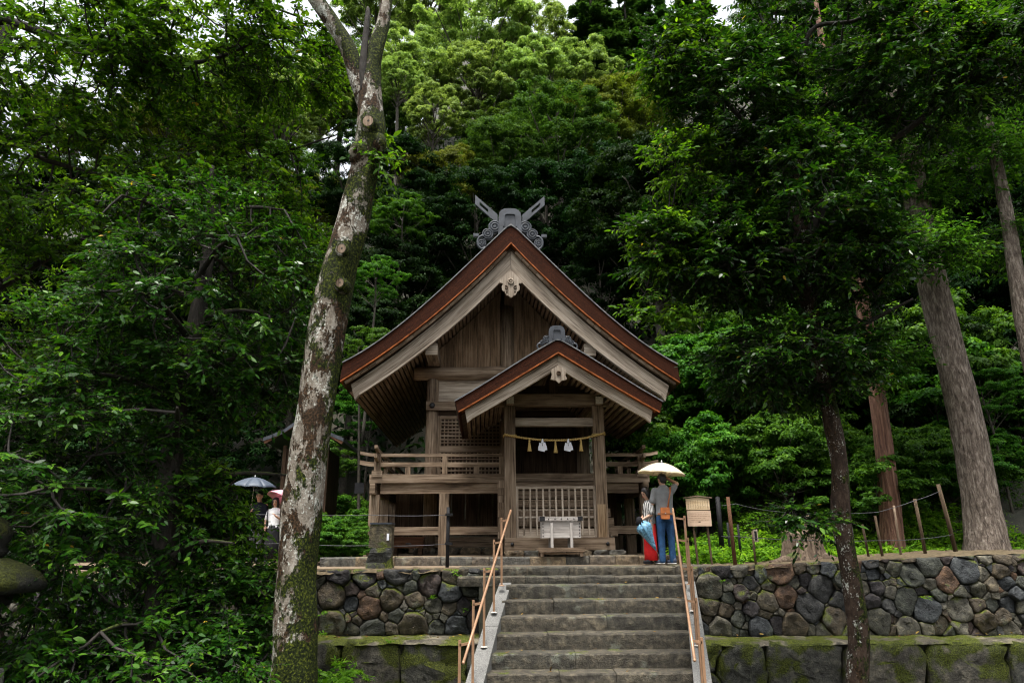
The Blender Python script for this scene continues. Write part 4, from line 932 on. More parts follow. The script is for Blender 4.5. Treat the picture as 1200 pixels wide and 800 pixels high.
def near_crown(root, g, blobs, skeleton, leaf, ntw, tl, nl, ll, lw, droop=.25, lo=.5, flat=.5, bark_m='bark_branch', zmin=-1.0, hexa=True):
    """leaf sprays through the blobs (centre, radii, count), each spray on its own branchlet from the nearest limb; local to root"""
    o = np.array(root.location); Cs, Os = [], []
    for c, r, cnt in blobs:
        C, O = ell_points(g, np.array(c) - o, r, cnt, lo, zmin); Cs.append(C); Os.append(O)
    C = np.concatenate(Cs); O = np.concatenate(Os); sk = np.array(skeleton)[:, :3] - o
    P, D, Nn, L, Wd, tint, (A, Bp) = sprays(g, C, O, ntw, tl, nl, ll, lw, droop, flat)
    link_mesh('foliage', leaf_mesh('foliage', P, D, Nn, L, Wd, tint, hexa), M[leaf], root)['kind'] = 'stuff'
    link_mesh('twigs', tri_tubes('twigs', A, Bp, .005, .002), M[bark_m], root)['kind'] = 'stuff'
    d0 = np.sqrt(((C[:, None, :] - sk[None]) ** 2).sum(-1)); od = np.argsort(d0.min(1)); nodes = list(sk); cost = [0.0] * len(sk); rows = []
    NA = np.array(nodes); CA = np.array(cost)
    for q in od:                            # every branchlet grows out of the nearest wood already there
        dd = np.sqrt(((NA - C[q]) ** 2).sum(1)) + CA * .35; k = int(np.argmin(dd)); rows.append((NA[k], C[q], CA[k])); NA = np.vstack([NA, C[q]]); CA = np.append(CA, CA[k] + np.sqrt(((NA[k] - C[q]) ** 2).sum()))
    s = np.array([r[0] for r in rows]); e = np.array([r[1] for r in rows]); ln_ = np.linalg.norm(e - s, axis=1)[:, None]; mid = (s + e) / 2 + np.array([0, 0, -.10]) * ln_ + g.normal(size=s.shape) * .06 * ln_
    ra = np.clip(.020 - .010 * np.array([r[2] for r in rows]), .006, .02)
    link_mesh('branchlets', tri_tubes('branchlets', np.concatenate([s, mid]), np.concatenate([mid, e]), np.concatenate([ra, ra * .8]), np.concatenate([ra * .8, ra * .6])), M[bark_m], root)['kind'] = 'stuff'
def dens(b, n=8):
    return [tuple(r) for r in curve(b, max(2, len(b) * n))]

# --- leaning mossy trunk, left of the stairs
def V4(px, py, Y, r): p = at(px, py, Y); return (p.x, p.y, p.z, r)
lt = empty('leaning_tree', (-2.36, 8.0, GZ)); o = np.array([-2.36, 8.0, GZ, 0])
main = [(-2.37, 8.0, GZ - .1, 0.310), V4(343, 800, 8, 0.245), V4(347, 700, 8, 0.225), V4(353, 600, 8, 0.215), V4(367, 500, 8, 0.215), V4(381, 400, 8, 0.215), V4(389, 350, 8, 0.215), V4(405, 290, 8, 0.215), V4(417, 245, 8, 0.202), V4(428, 195, 8, 0.181), V4(434, 160, 8, 0.202), V4(434, 120, 8, 0.163), V4(435, 85, 8, 0.133), V4(441, 55, 8, 0.112), V4(451, 15, 8.05, 0.086), V4(458, -60, 8.1, 0.077), V4(470, -190, 8.3, 0.060)]
fork = [V4(429, 128, 8.02, .10), V4(420, 95, 8, .118), V4(408, 58, 7.98, .115), V4(388, 24, 7.95, .11), V4(366, -8, 7.9, .11), V4(330, -70, 7.8, .10), V4(280, -170, 7.6, .07)]
tag(lt, 'leaning trunk blotched with moss and pale lichen left of the stairs', 'tree')
trunk('trunk', [tuple(np.array(p) - o) for p in main], M['bark_lichen'], lt, 30, 90, .075, .05, 2.0)
trunk('limb', [tuple(np.array(p) - o) for p in fork], M['bark_lichen'], lt, 20, 40, .06, 0, 5.0)
trunk('stub', [tuple(np.array(p) - o) for p in (V4(427, 108, 7.95, .07), V4(426, 70, 7.9, .055), V4(431, 18, 7.88, .035), V4(431, 8, 7.88, .01))], M['bark_dark'], lt, 10, 14, .12, 0, 1.0)
for (px, py, r) in ((434, 155, .085), (404, 301, .066), (402, 340, .06)):
    p = at(px, py, 8.0); c = Vector((p.x + .02 - o[0], 8.0 - .20 - o[1], p.z - o[2]))
    kn = part('knot', MB().rings([[c + Vector((r * q * cos(a) * .85, yy, r * q * sin(a))) for a in np.linspace(0, 2 * pi, 18, endpoint=False)] for q, yy in ((2.0, .13), (1.7, .03), (1.35, -.045), (1.05, -.065), (.9, -.05), (.7, -.01))]), M['bark_lichen'], lt)
    part('heartwood', MB().rings([[c + Vector((r * q * cos(a) * .85, yy, r * q * sin(a))) for a in np.linspace(0, 2 * pi, 16, endpoint=False)] for q, yy in ((.93, -.060), (.80, -.045), (.66, -.035))]), M['wood'], kn)
    part('hollow', MB().ell(c + Vector((.005, -.042, 0)), (r * .58, .020, r * .70), 12, 6), M['bark_dark'], kn)
for (px, py, r) in ((424, 185, .15), (380, 440, .11), (445, 172, .11)):     # swellings
    p = at(px, py, 8.0); part('burl', MB().ell((p.x - o[0], 8.0 - .10 - o[1], p.z - o[2]), (r, r * .9, r * 1.25), 16, 10), M['bark_lichen'], lt)
g = np.random.default_rng(3)
near_crown(lt, g, [(tuple(at(330, -80, 8.0)), (1.0, 1.0, .6), 60), (tuple(at(470, -230, 8.3)), (1.5, 1.4, .7), 80), (tuple(at(440, 180, 8.0)), (.22, .3, .35), 10)], dens(fork) + dens(main[-6:]), 'leaf_light', 5, .45, 9, .085, .035, .25)

# --- dark evergreen, far left foreground
def near_tree(name, label, cat, base, main, limbs, blobs, leaf, seed, barkm, ntw=6, tl=.5, nl=11, ll=.09, lw=.036, droop=.25, lo=.5, flat=.5, n=16, zmin=-1.0):
    root = empty(name, base); tag(root, label, cat); o = np.array(list(base) + [0])
    trunk('trunk', [tuple(np.array(p) - o) for p in main], M[barkm], root, n, 50, .09, 0, seed)
    for b in limbs: trunk('limb', [tuple(np.array(p) - o) for p in b], M['bark_dark'], root, 8, 18, .10, 0, seed + 1)
    sk = sum([dens(b) for b in limbs], dens(main)[len(main) * 2:])
    near_crown(root, np.random.default_rng(int(seed * 10)), blobs, sk, leaf, ntw, tl, nl, ll, lw, droop, lo, flat, zmin=zmin)
    return root
bx, by = -4.15, 8.4
mainA = [(bx, by, GZ - .1, .17), (bx + .05, by, 0.0, .15), (bx - .05, by + .05, 2.0, .12), (bx + .1, by, 4.0, .08), (bx + .05, by - .1, 5.4, .03)]
limbA = []
ga = random.Random(21)
for k in range(22):
    z = -1.2 + 5.8 * k / 21; a = k * 2.4; l = 1.45 * (1 - .35 * abs(z - 1.2) / 4); limbA.append([(bx, by, z, .045), (bx + cos(a) * l * .5, by + sin(a) * l * .5, z + .25, .03), (bx + cos(a) * l, by + sin(a) * l, z + .25, .012)])
ev = near_tree('evergreen_tree', 'dark glossy evergreen tree filling the left foreground beside the lantern', 'tree', (bx, by, GZ), mainA, limbA,
          [((bx - 1.0, by, 1.2), (1.35, 1.6, 2.6), 600), ((bx + .1, by, 3.7), (1.45, 1.5, 1.5), 260), ((bx + .2, by - .2, -1.05), (1.5, 1.4, .8), 280), ((bx + .75, by + .3, 2.6), (.7, .8, .7), 80), (tuple(at(255, 715, 8.6)), (.65, .6, .45), 90), (tuple(at(228, 605, 8.5)), (.32, .5, .6), 50), (tuple(at(290, 660, 8.8)), (.25, .4, .12), 14)], 'leaf_dark', 2.1, 'bark_dark', 6, .50, 13, .080, .033, .22, .45)

near_crown(ev, np.random.default_rng(5), [(tuple(at(258, 575, 8.6)), (.30, .3, .35), 30), (tuple(at(282, 625, 8.7)), (.22, .3, .22), 16), (tuple(at(300, 695, 9.0)), (.25, .3, .4), 34)], [(bx + .5, by, z, .05) for z in (-.8, -.2, .4, 1.0)], 'leaf_light', 5, .34, 10, .075, .032, .2)  # lit right edge of the crown, painted in as lighter leaves
# --- overhanging tree whose boughs reach in from the left edge
bb = (-8.6, 8.2, GZ)
mainB = [(-8.6, 8.2, GZ - .1, .3), (-8.5, 8.2, 2, .26), (-8.0, 8.3, 5, .22), (-7.6, 8.5, 8.0, .15)]
limbB = [[(-8.2, 8.3, 4.6, .12), V4(-30, 36, 8.2, .075), V4(60, 42, 8.2, .062), V4(130, 60, 8.3, .05), V4(200, 76, 8.5, .04), V4(260, 66, 8.7, .025), V4(320, 40, 9.0, .015)],
         [(-8.0, 8.3, 5.0, .10), V4(0, -40, 8.0, .06), V4(120, -30, 8.2, .05), V4(260, -10, 8.6, .03), V4(350, 20, 9.0, .015)],
         [(-8.4, 8.3, 3.0, .09), V4(-30, 170, 8.6, .05), V4(60, 190, 8.8, .035), V4(150, 215, 9.0, .02)],
         [(-8.4, 8.6, 2.6, .09), V4(60, 300, 10, .05), V4(210, 226, 9.8, .032), V4(300, 190, 9.6, .024), V4(395, 158, 9.4, .010)]]
near_tree('overhanging_tree', 'light leafy boughs reaching in from the left edge above the evergreen', 'tree', bb, mainB, limbB,
          [(tuple(at(60, 60, 8.4)), (1.9, 1.3, 1.25), 240), (tuple(at(220, 40, 8.8)), (1.6, 1.2, 1.15), 220), (tuple(at(330, 70, 9.2)), (1.0, 1.0, .75), 110), (tuple(at(80, 210, 9.2)), (1.6, 1.2, 1.1), 200), (tuple(at(270, 215, 9.7)), (1.25, 1.1, 1.0), 200), (tuple(at(330, 285, 10.2)), (.8, .8, .7), 90), (tuple(at(30, 350, 9.8)), (1.3, 1.0, 1.3), 130)],
          'leaf_light', 3.3, 'bark_dark', 5, .50, 10, .095, .040, .30, .35)

# --- dark glossy tree right of the stairs
o = None
mainC = [(4.42, 9.8, GZ - .1, .17), V4(1005, 800, 9.8, .135), V4(1006, 740, 9.8, .13), V4(994, 660, 9.8, .125), V4(985, 600, 9.8, .125), V4(984, 545, 9.8, .12), V4(972, 480, 9.8, .125), V4(960, 420, 9.8, .12), V4(944, 330, 9.7, .12), V4(935, 230, 9.6, .09), V4(925, 120, 9.5, .06), V4(900, 30, 9.4, .03)]
limbC = [[V4(947, 340, 9.7, .085), V4(900, 330, 9.6, .07), V4(850, 300, 9.4, .04), V4(790, 280, 9.2, .02)],
         [V4(940, 290, 9.65, .085), V4(965, 240, 9.5, .075), V4(985, 195, 9.4, .065), V4(1060, 155, 9.2, .05), V4(1120, 110, 9.0, .04), V4(1200, 85, 8.8, .025)],
         [V4(930, 200, 9.6, .06), V4(880, 150, 9.4, .045), V4(820, 90, 9.3, .03), V4(770, 60, 9.2, .012)],
         [V4(928, 150, 9.5, .05), V4(940, 70, 9.2, .042), V4(955, 32, 9.0, .035), V4(1000, 25, 8.8, .028), V4(1050, 4, 8.6, .02), V4(1100, -30, 8.5, .012)],
         [V4(952, 400, 9.8, .06), V4(900, 420, 9.6, .04), V4(850, 410, 9.4, .015)], [V4(955, 400, 9.8, .06), V4(1010, 380, 9.5, .04), V4(1070, 350, 9.2, .015)],
         [V4(935, 240, 9.6, .06), V4(1010, 280, 9.3, .04), V4(1080, 270, 9.0, .015)], [V4(945, 330, 9.7, .06), V4(930, 300, 8.9, .04), V4(915, 290, 8.2, .015)],
         [V4(985, 600, 9.7, .02), V4(960, 610, 9.4, .014), V4(925, 596, 9.2, .006)]]
gl = near_tree('glossy_tree', 'big dark glossy-leaved tree overhanging the right wall on a spotted slim trunk', 'tree', (4.42, 9.8, GZ), mainC, limbC,
          [(tuple(at(925, 250, 9.5)), (1.35, 1.5, 1.5), 350), (tuple(at(865, 130, 9.4)), (1.05, 1.2, 1.15), 240), (tuple(at(850, 300, 9.4)), (.85, .9, .75), 170), (tuple(at(775, 285, 9.3)), (.42, .5, .55), 50), (tuple(at(1065, 90, 9.0)), (1.3, 1.2, .95), 240), (tuple(at(1170, 60, 8.8)), (.7, .9, .7), 90), (tuple(at(930, 420, 9.6)), (1.25, 1.1, .55), 190), (tuple(at(1010, 300, 9.2)), (.55, .8, .7), 100), (tuple(at(970, 20, 9.3)), (1.5, 1.2, .8), 150), (tuple(at(790, 60, 9.3)), (.5, .6, .6), 50), (tuple(at(938, 608, 9.2)), (.38, .25, .16), 14)],
          'leaf_right', 4.4, 'bark_spot', 6, .46, 13, .086, .036, .18, .40)

near_crown(gl, np.random.default_rng(15), [(tuple(at(772, 280, 9.2)), (.42, .4, .5), 36), (tuple(at(800, 190, 9.2)), (.45, .5, .5), 34), (tuple(at(790, 70, 9.2)), (.5, .5, .5), 36), (tuple(at(770, 365, 9.3)), (.35, .4, .25), 16), (tuple(at(1090, 40, 8.6)), (.9, .5, .4), 40)], dens(limbC[0])[10:] + dens(limbC[2])[10:] + dens(limbC[3])[10:], 'leaf_light', 6, .42, 12, .086, .036, .18)  # lit outer edges of the crown: brightness put into the leaf colour
# --- trunks behind the right wall
def big_trunk(name, label, pts, mat, n, rid, seed, rough=.05):
    p = pts[0]; root = empty(name, p[:3]); tag(root, label, 'tree'); o = np.array(list(p[:3]) + [0])
    trunk('trunk', [tuple(np.array(q) - o) for q in pts], M[mat], root, n, 46, rough, rid, seed); return root
t1 = big_trunk('ridged_tree', 'thick tree trunk with pale ridged bark behind the right wall', [(9.74, 14.7, -.2, .60), (9.76, 14.7, .25, .43), (9.80, 14.7, .9, .36), (9.82, 14.7, 1.9, .33), (9.80, 14.7, 3.7, .31), (9.70, 14.7, 5.7, .30), (9.7, 14.7, 9, .27), (9.7, 14.7, 13, .25), (9.6, 14.8, 17, .15), (9.6, 14.8, 19, .05)], 'bark_keyaki', 40, .10, 7.0)
t2 = big_trunk('cedar_tree', 'reddish cedar trunk with stripped bark between the fence poles', [(8.22, 15.5, -.1, .33), (8.25, 15.5, .3, .25), (8.36, 15.5, 1.75, .20), (8.42, 15.5, 3.3, .18), (8.45, 15.5, 6, .16), (8.45, 15.5, 10, .13), (8.5, 15.5, 15, .05)], 'bark_cedar', 28, .08, 9.0)
t3 = big_trunk('slim_trunk', 'slim pale trunk cut by the right edge of the picture', [(11.1, 14.0, -.1, .22), (11.05, 14, 2, .19), (11.0, 14.0, 4.5, .165), (11.2, 14, 7.5, .14), (11.3, 14, 11, .08)], 'bark_keyaki', 18, .03, 3.0)
near_crown(t1, np.random.default_rng(61), [(tuple(at(1110, 190, 14.4)), (1.6, 1.2, .9), 110), (tuple(at(1030, 240, 15.0)), (1.5, 1.2, .8), 110), (tuple(at(1190, 285, 14.6)), (.7, 1.0, .5), 50), (tuple(at(1085, 290, 13.6)), (.9, .6, .45), 60), (tuple(at(1035, 420, 14.6)), (.6, .5, .4), 30), (tuple(at(1150, 120, 14.0)), (2.2, 2.0, 1.0), 160), (tuple(at(1010, 130, 15.0)), (2.4, 1.6, 1.0), 150)], [(9.75, 14.7, z, .1) for z in np.linspace(5, 14, 20)], 'leaf_shrub', 6, .75, 12, .11, .055, .12, .2, .35, hexa=False)
# stump
sp = empty('tree_stump', (5.75, 14.15, 0.0)); tag(sp, 'broken brown tree stump on the bank behind the right wall', 'stump')
mb = MB(); rings = []
for k, (z, r) in enumerate(((-.1, .62), (.05, .50), (.14, .44), (.3, .40), (.5, .375), (.56, .36))):
    ring = []
    for i in range(30):
        a = 2 * pi * i / 30; q = 1 + .22 * noise.noise(Vector((cos(a) * 1.9, sin(a) * 1.9, z * .8))) + (.12 * noise.noise(Vector((cos(a) * 6, sin(a) * 6, 2))))
        zz = z + (0.13 * noise.noise(Vector((cos(a) * 3, sin(a) * 3, 7))) + .05 * (i % 3) if k > 3 else 0)
        ring.append((r * q * cos(a) * 1.0, r * q * sin(a) * .8, zz))
    rings.append(ring)
rings += [[(x * .55, y * .55, .34) for x, y, z in rings[-1]]]
M['stump'] = bark('stump_wood', (0.030, 0.020, 0.013), (0.095, 0.066, 0.044), (0.20, 0.15, 0.105), 7, 1.0, 0.1, 0.0, 0.0, 1.0, 0.06)
mb.rings(rings); part('stump_body', mb, M['stump'], sp)
part('root', MB().tube([(-.2, -.2, .1), (-.5, -.35, .06), (-.85, -.45, 0)], [.14, .10, .05], 8), M['stump'], sp); part('root', MB().tube([(.25, -.25, .1), (.45, -.4, .03), (.6, -.5, -.05)], [.12, .08, .05], 8), M['stump'], sp)
part('splinter', MB().tube([(.18, .1, .45), (.2, .1, .75), (.21, .1, .95)], [.09, .06, .02], 7), M['stump'], sp)

# ------------------------------------------------------------------ trees of the hill: a few kinds, each built once and copied
def cloud_leaves(g, clumps, n, sub=16, size=.2, wid=.5, up=.5, zmin=-.35, spread=.30):
    C = np.array([c for c, r in clumps]); Rr = np.array([r for c, r in clumps]); w = Rr[:, 0] * Rr[:, 1]; w = w / w.sum(); Ps, Ds, Ns, Ts = [], [], [], []
    for i in range(len(C)):
        m = int(n * w[i]); d = unit(g.normal(size=(sub * 3, 3))); d = d[d[:, 2] > zmin][:sub]; sc = C[i] + d * Rr[i] * g.uniform(.72, 1.0, (len(d), 1))
        k = g.integers(0, len(d), m); q = unit(g.normal(size=(m, 3))); q[:, 2] = np.where(q[:, 2] < -.2, -q[:, 2] * .6, q[:, 2])
        rad = spread * Rr[i].mean() * g.uniform(.55, 1.1, (m, 1)); p = sc[k] + q * rad * np.array([1.15, 1.15, .75])
        nn = unit(q * .5 + d[k] * .35 + UP * up + g.normal(size=(m, 3)) * .35); ld = unit(np.cross(nn, g.normal(size=(m, 3))) + np.array([0, 0, -.15]))
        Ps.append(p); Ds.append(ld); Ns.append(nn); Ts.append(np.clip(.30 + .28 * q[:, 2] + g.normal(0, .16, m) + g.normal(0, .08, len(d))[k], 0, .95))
    P = np.concatenate(Ps); D = np.concatenate(Ds); Nn = np.concatenate(Ns); t = np.concatenate(Ts); L = size * g.uniform(.6, 1.3, len(P))
    return leaf_mesh('foliage', P, D, Nn, L, L * wid, t)
def hill_proto(name, seed, H, crown_z, crown_r, nclump, cr, n, leaf, size, trunk_r, lean=0.0, flatten=.75, sub=16, wid=.5, zmin=-.35, thin=1.0, limbs=True):
    g = np.random.default_rng(seed); root = empty(name); cl = []
    tries = 0
    while len(cl) < nclump and tries < 4000:
        tries += 1; d = unit(g.normal(size=3)); rr = g.uniform(.45, 1.0) ** .5; c = np.array([0, 0, crown_z]) + d * rr * np.array(crown_r)
        r = cr * g.uniform(.65, 1.3)
        if all(np.linalg.norm((c - e) * np.array([1, 1, 1.3])) > .62 * (r + f[0]) for e, f in cl): cl.append((c, np.array([r, r, r * flatten])))
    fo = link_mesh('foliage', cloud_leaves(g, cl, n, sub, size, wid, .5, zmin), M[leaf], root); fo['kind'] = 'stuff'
    top = crown_z + crown_r[2] * .55; tp = [(-lean * .8, -.3, -H * 1.3, trunk_r * 1.5), (0, 0, 0, trunk_r), (lean * .3, .1, H * .35, trunk_r * .75), (lean * .6, 0, H * .6, trunk_r * .5), (lean * .7, .1, top, trunk_r * .12)]
    trunk('trunk', tp, M['bark_hill'], root, 10, 20, .10, 0, seed)
    if limbs:
        br = []
        for c, r in cl:
            z0 = max(H * .22, c[2] - np.hypot(c[0], c[1]) * g.uniform(.7, 1.2) - r[2]); s = (lean * z0 / H, 0, z0); m = (c[0] * .45, c[1] * .45, z0 + (c[2] - z0) * .42)
            br.append([(*s, trunk_r * .32), (*m, trunk_r * .22), (c[0], c[1], c[2] - r[2] * .1, trunk_r * .08)])
        tube_branches('limbs', br, M['bark_hill'], root, 5)['kind'] = 'stuff'
    root['hc'] = crown_z; root['cr'] = crown_r[0] + cr * .8; return root
PROTO = {
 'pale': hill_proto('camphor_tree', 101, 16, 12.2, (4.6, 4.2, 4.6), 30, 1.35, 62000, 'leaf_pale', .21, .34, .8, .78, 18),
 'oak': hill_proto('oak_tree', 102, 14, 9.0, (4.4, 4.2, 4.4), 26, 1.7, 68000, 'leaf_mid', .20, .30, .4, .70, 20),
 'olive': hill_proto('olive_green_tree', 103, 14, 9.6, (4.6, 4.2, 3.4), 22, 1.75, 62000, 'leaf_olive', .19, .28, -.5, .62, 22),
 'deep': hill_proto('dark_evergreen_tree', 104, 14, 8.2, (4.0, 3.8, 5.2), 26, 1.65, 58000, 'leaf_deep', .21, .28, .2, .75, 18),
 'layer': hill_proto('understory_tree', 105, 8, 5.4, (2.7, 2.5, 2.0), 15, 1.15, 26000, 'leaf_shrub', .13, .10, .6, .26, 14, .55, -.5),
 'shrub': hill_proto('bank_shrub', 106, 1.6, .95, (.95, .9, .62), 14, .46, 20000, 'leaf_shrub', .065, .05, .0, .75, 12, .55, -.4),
}
# conifers: tiers of drooping sprays
def conifer(name, seed, H, r0, tiers, n, drooping=.35, bare=.25, irregular=.25):
    g = np.random.default_rng(seed); root = empty(name); P, D, Nn, T = [], [], [], []; br = []
    for k in range(tiers):
        f = k / (tiers - 1); z = H * (bare + (1 - bare) * f); rad = r0 * (1 - f) ** .75 * g.uniform(1 - irregular, 1 + irregular) + .25
        for b in range(max(3, int(7 * (1 - f) + 3))):
            a = g.uniform(0, 2 * pi); l = rad * g.uniform(.6, 1.1); d = np.array([cos(a), sin(a), 0]); m = max(20, int(n / tiers / 6 * l / r0 * 2))
            t = g.uniform(.15, 1, m) ** .7; w = .30 * l * (1 - .6 * t); side = np.array([-sin(a), cos(a), 0])
            p = np.array([0, 0, z]) + d * (l * t)[:, None] + side * (g.normal(size=m) * w * .55)[:, None]; p[:, 2] += -drooping * l * t ** 2 + .15 * l * t + g.normal(size=m) * .12
            P.append(p); D.append(unit(d + side * g.normal(size=(m, 1)) * .8 + np.array([0, 0, -.25]) + g.normal(size=(m, 3)) * .2)); Nn.append(unit(UP + g.normal(size=(m, 3)) * .4)); T.append(np.clip(.25 + .4 * t + g.normal(0, .15, m), 0, .95))
            br.append([(0, 0, z, .06 * (1 - f) + .02), (*(d[:2] * l * .5), z + .02 * l, .04 * (1 - f) + .012), (*(d[:2] * l * .9), z - drooping * l * .7 + .1 * l, .01)])
    P, D, Nn, T = map(np.concatenate, (P, D, Nn, T)); L = .34 * g.uniform(.6, 1.3, len(P))
    link_mesh('foliage', leaf_mesh('foliage', P, D, Nn, L, L * .34, T), M['leaf_needle'], root)['kind'] = 'stuff'
    trunk('trunk', [(0, 0, -16, .40), (0, 0, 0, .28), (.1, 0, H * .5, .18), (0, 0, H, .03)], M['bark_hill'], root, 10, 16, .06, 0, seed); tube_branches('limbs', br, M['bark_hill'], root, 4)['kind'] = 'stuff'
    root['hc'] = H * .62; root['cr'] = r0; return root
PROTO['cedar'] = conifer('cedar_tree', 201, 18, 3.0, 26, 45000)
PROTO['pine'] = conifer('pine_tree', 202, 20, 3.4, 9, 22000, .12, .5, .5)
USED = set()
def place(kind, px, py, Y, label, rpx=60, group='trees on the hillside behind the shrine', cat='tree', rz=None):
    """stand a tree Y metres ahead, crown round (px, py) and about rpx wide to each side; its trunk reaches down into the slope"""
    pr = PROTO[kind]; p = at(px, py, Y); k = rpx * Y / 836 / pr['cr']
    root = pr if kind not in USED else copy_tree(pr); USED.add(kind)
    root.location = (p.x, p.y, p.z - pr['hc'] * k); root.rotation_euler = (0, 0, rz if rz is not None else place.rng.uniform(0, 6.28)); root.scale = (k, k, k)
    tag(root, label, cat, group); return root
place.rng = random.Random(77)
HT_ = 'trees on the hillside behind the shrine'
# the trees one can name
place('pale', 560, 40, 56, 'tallest pale green camphor tree, open crown against the sky left of centre', 105)
place('pale', 468, 92, 44, 'small round-clumped pale tree right beside the fork of the leaning trunk', 40)
place('pale', 508, 135, 41, 'bright pale tree with a few round clumps above the olive-topped tree', 50)
place('pale', 628, 48, 58, 'pale green camphor tree just below the bare sky gap', 68)
place('pale', 440, 5, 60, 'pale green camphor tree behind the fork of the leaning trunk', 70)
place('pale', 505, 0, 64, 'pale green tree at the top edge between the trunk and the tall camphor', 75)
place('olive', 762, 115, 46, 'rounded olive green tree above the right slope of the roof', 75)
place('oak', 655, 165, 40, 'broad mid green tree right above the roof ridge', 100)
place('olive', 690, 125, 43, 'olive crowned tree between the broad tree and the rounded one', 60)
place('olive', 520, 215, 36, 'flat olive-topped tree left above the roof ridge', 75)
place('cedar', 695, 40, 60, 'dark pointed cedar right of the sky gap', 60)
place('cedar', 735, 60, 62, 'second dark cedar behind the olive trees', 50)
place('pine', 762, 30, 66, 'tall thin pine with bare trunk against the white sky', 60)
place('pine', 812, 25, 66, 'sparse pine at the upper right edge of the sky', 60)
place('olive', 820, 95, 50, 'olive green tree next to the glossy tree crown', 60)
place('layer', 440, 325, 24, 'light layered tree in the dark gap left of the roof', 50)
place('layer', 425, 410, 21, 'bright low tree beside the left eave of the roof', 52)
place('layer', 470, 255, 30, 'layered tree with thin stem high in the dark gap', 55)
place('oak', 590, 190, 38, 'mid green tree between the flat olive tree and the broad tree', 72)
place('deep', 560, 280, 33, 'dark evergreen left of the ridge ornament', 90)
place('deep', 720, 260, 33, 'dark evergreen behind the right roof slope', 100)
place('deep', 640, 260, 35, 'dark evergreen rising behind the crossed finials', 90)
place('deep', 705, 340, 31, 'dark evergreen low behind the right roof slope', 60)
place('oak', 455, 150, 47, 'mid green tree filling the gap right of the leaning trunk', 50)
# the rest of the wood
rt = random.Random(9)
ORD = ['leftmost', 'second from left', 'third from left', 'fourth from left', 'fifth from left', 'sixth from left', 'seventh from left', 'eighth from left', 'ninth from left', 'tenth from left', 'eleventh from left', 'twelfth from left', 'thirteenth from left', 'fourteenth from left']
def order(objs, label):
    """name each of a row by its place from left to right"""
    objs = sorted(objs, key=lambda q: q.location.x / q.location.y)
    for k, q in enumerate(objs): q['label'] = label + ', ' + ('rightmost' if k == len(objs) - 1 and k else ORD[k])
def fill(kinds, x0, x1, y0, y1, Y0, Y1, n, rpx, label, group):
    out = []
    for i in range(n):
        px = x0 + (x1 - x0) * (i + rt.uniform(.1, .9)) / n; py = rt.uniform(y0, y1); out.append(place(rt.choice(kinds), px, py, rt.uniform(Y0, Y1), label, rpx * rt.uniform(.85, 1.15), group))
    order(out, label)
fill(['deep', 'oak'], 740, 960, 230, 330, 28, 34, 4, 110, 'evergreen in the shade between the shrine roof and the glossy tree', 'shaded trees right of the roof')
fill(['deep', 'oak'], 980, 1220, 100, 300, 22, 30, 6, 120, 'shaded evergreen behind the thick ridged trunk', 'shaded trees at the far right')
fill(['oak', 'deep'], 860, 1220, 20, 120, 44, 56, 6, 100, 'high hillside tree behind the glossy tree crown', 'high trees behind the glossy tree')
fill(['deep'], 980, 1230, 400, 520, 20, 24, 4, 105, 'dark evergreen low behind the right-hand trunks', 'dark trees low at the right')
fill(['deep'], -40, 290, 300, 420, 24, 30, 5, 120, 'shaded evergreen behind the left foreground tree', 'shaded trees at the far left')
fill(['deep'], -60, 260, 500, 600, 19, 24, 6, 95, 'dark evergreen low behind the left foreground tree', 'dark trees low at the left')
fill(['oak', 'pale', 'olive'], 60, 400, 130, 260, 40, 54, 8, 80, 'hillside tree glimpsed through the overhanging boughs', 'hillside trees at the upper left')
fill(['pale', 'oak'], 230, 430, 70, 150, 46, 56, 6, 80, 'light hillside tree seen left of the leaning trunk', 'hillside trees left of the leaning trunk')
fill(['layer'], 340, 470, 470, 540, 24, 28, 3, 50, 'low understory tree behind the left veranda', 'low trees left of the shrine')
fill(['deep'], 300, 560, 300, 420, 28, 33, 6, 85, 'dark evergreen in the gap left of the roof', 'dark trees left of the roof')
fill(['deep'], 400, 520, 180, 280, 34, 38, 3, 70, 'dark evergreen above the gap left of the roof', 'dark trees high left of the roof')
fill(['oak', 'olive'], 560, 800, 150, 220, 42, 46, 5, 80, 'evergreen in the second row above the roof', 'second row trees above the roof')
fill(['pale'], 430, 720, 80, 130, 50, 54, 6, 70, 'hillside tree in the third row among the camphors', 'third row trees above the roof')
fill(['layer'], 790, 960, 360, 500, 19, 26, 8, 55, 'bright understory tree on the bank right of the shrine', 'understory trees on the right bank')
fill(['layer'], 1000, 1200, 400, 580, 17, 22, 6, 55, 'understory tree in the shade behind the right trunks', 'understory trees behind the right trunks')
def shrubs(x0, x1, y0, y1, n, label, group, s0=.8, s1=1.6):
    out = []
    for i in range(n):
        X = x0 + (x1 - x0) * (i + rt.random()) / n; Y = rt.uniform(y0, y1); pr = PROTO['shrub']; r = pr if 'shrub' not in USED else copy_tree(pr); USED.add('shrub')
        k = rt.uniform(s0, s1); r.location = (X, Y, float(hill_h(X, Y)) - .1); r.rotation_euler = (0, 0, rt.uniform(0, 6.28)); r.scale = (k, k, k * rt.uniform(.8, 1.2)); tag(r, label, 'shrub', group); out.append(r)
    order(out, label)
shrubs(4.0, 12.5, 16.2, 18.5, 14, 'leafy shrub low on the bank right of the shrine', 'shrubs low on the right bank')
shrubs(3.8, 13, 19, 25, 14, 'leafy shrub higher up the bank right of the shrine', 'shrubs high on the right bank', 1.4, 2.5)
shrubs(-8, -3.8, 20.5, 25, 9, 'leafy shrub in the shade left behind the veranda', 'shrubs left behind the veranda', .8, 1.5)
shrubs(-4.8, -3.5, 15.2, 18.5, 6, 'bright low shrub at the left side of the shrine platform', 'shrubs at the left of the platform', .45, .7)
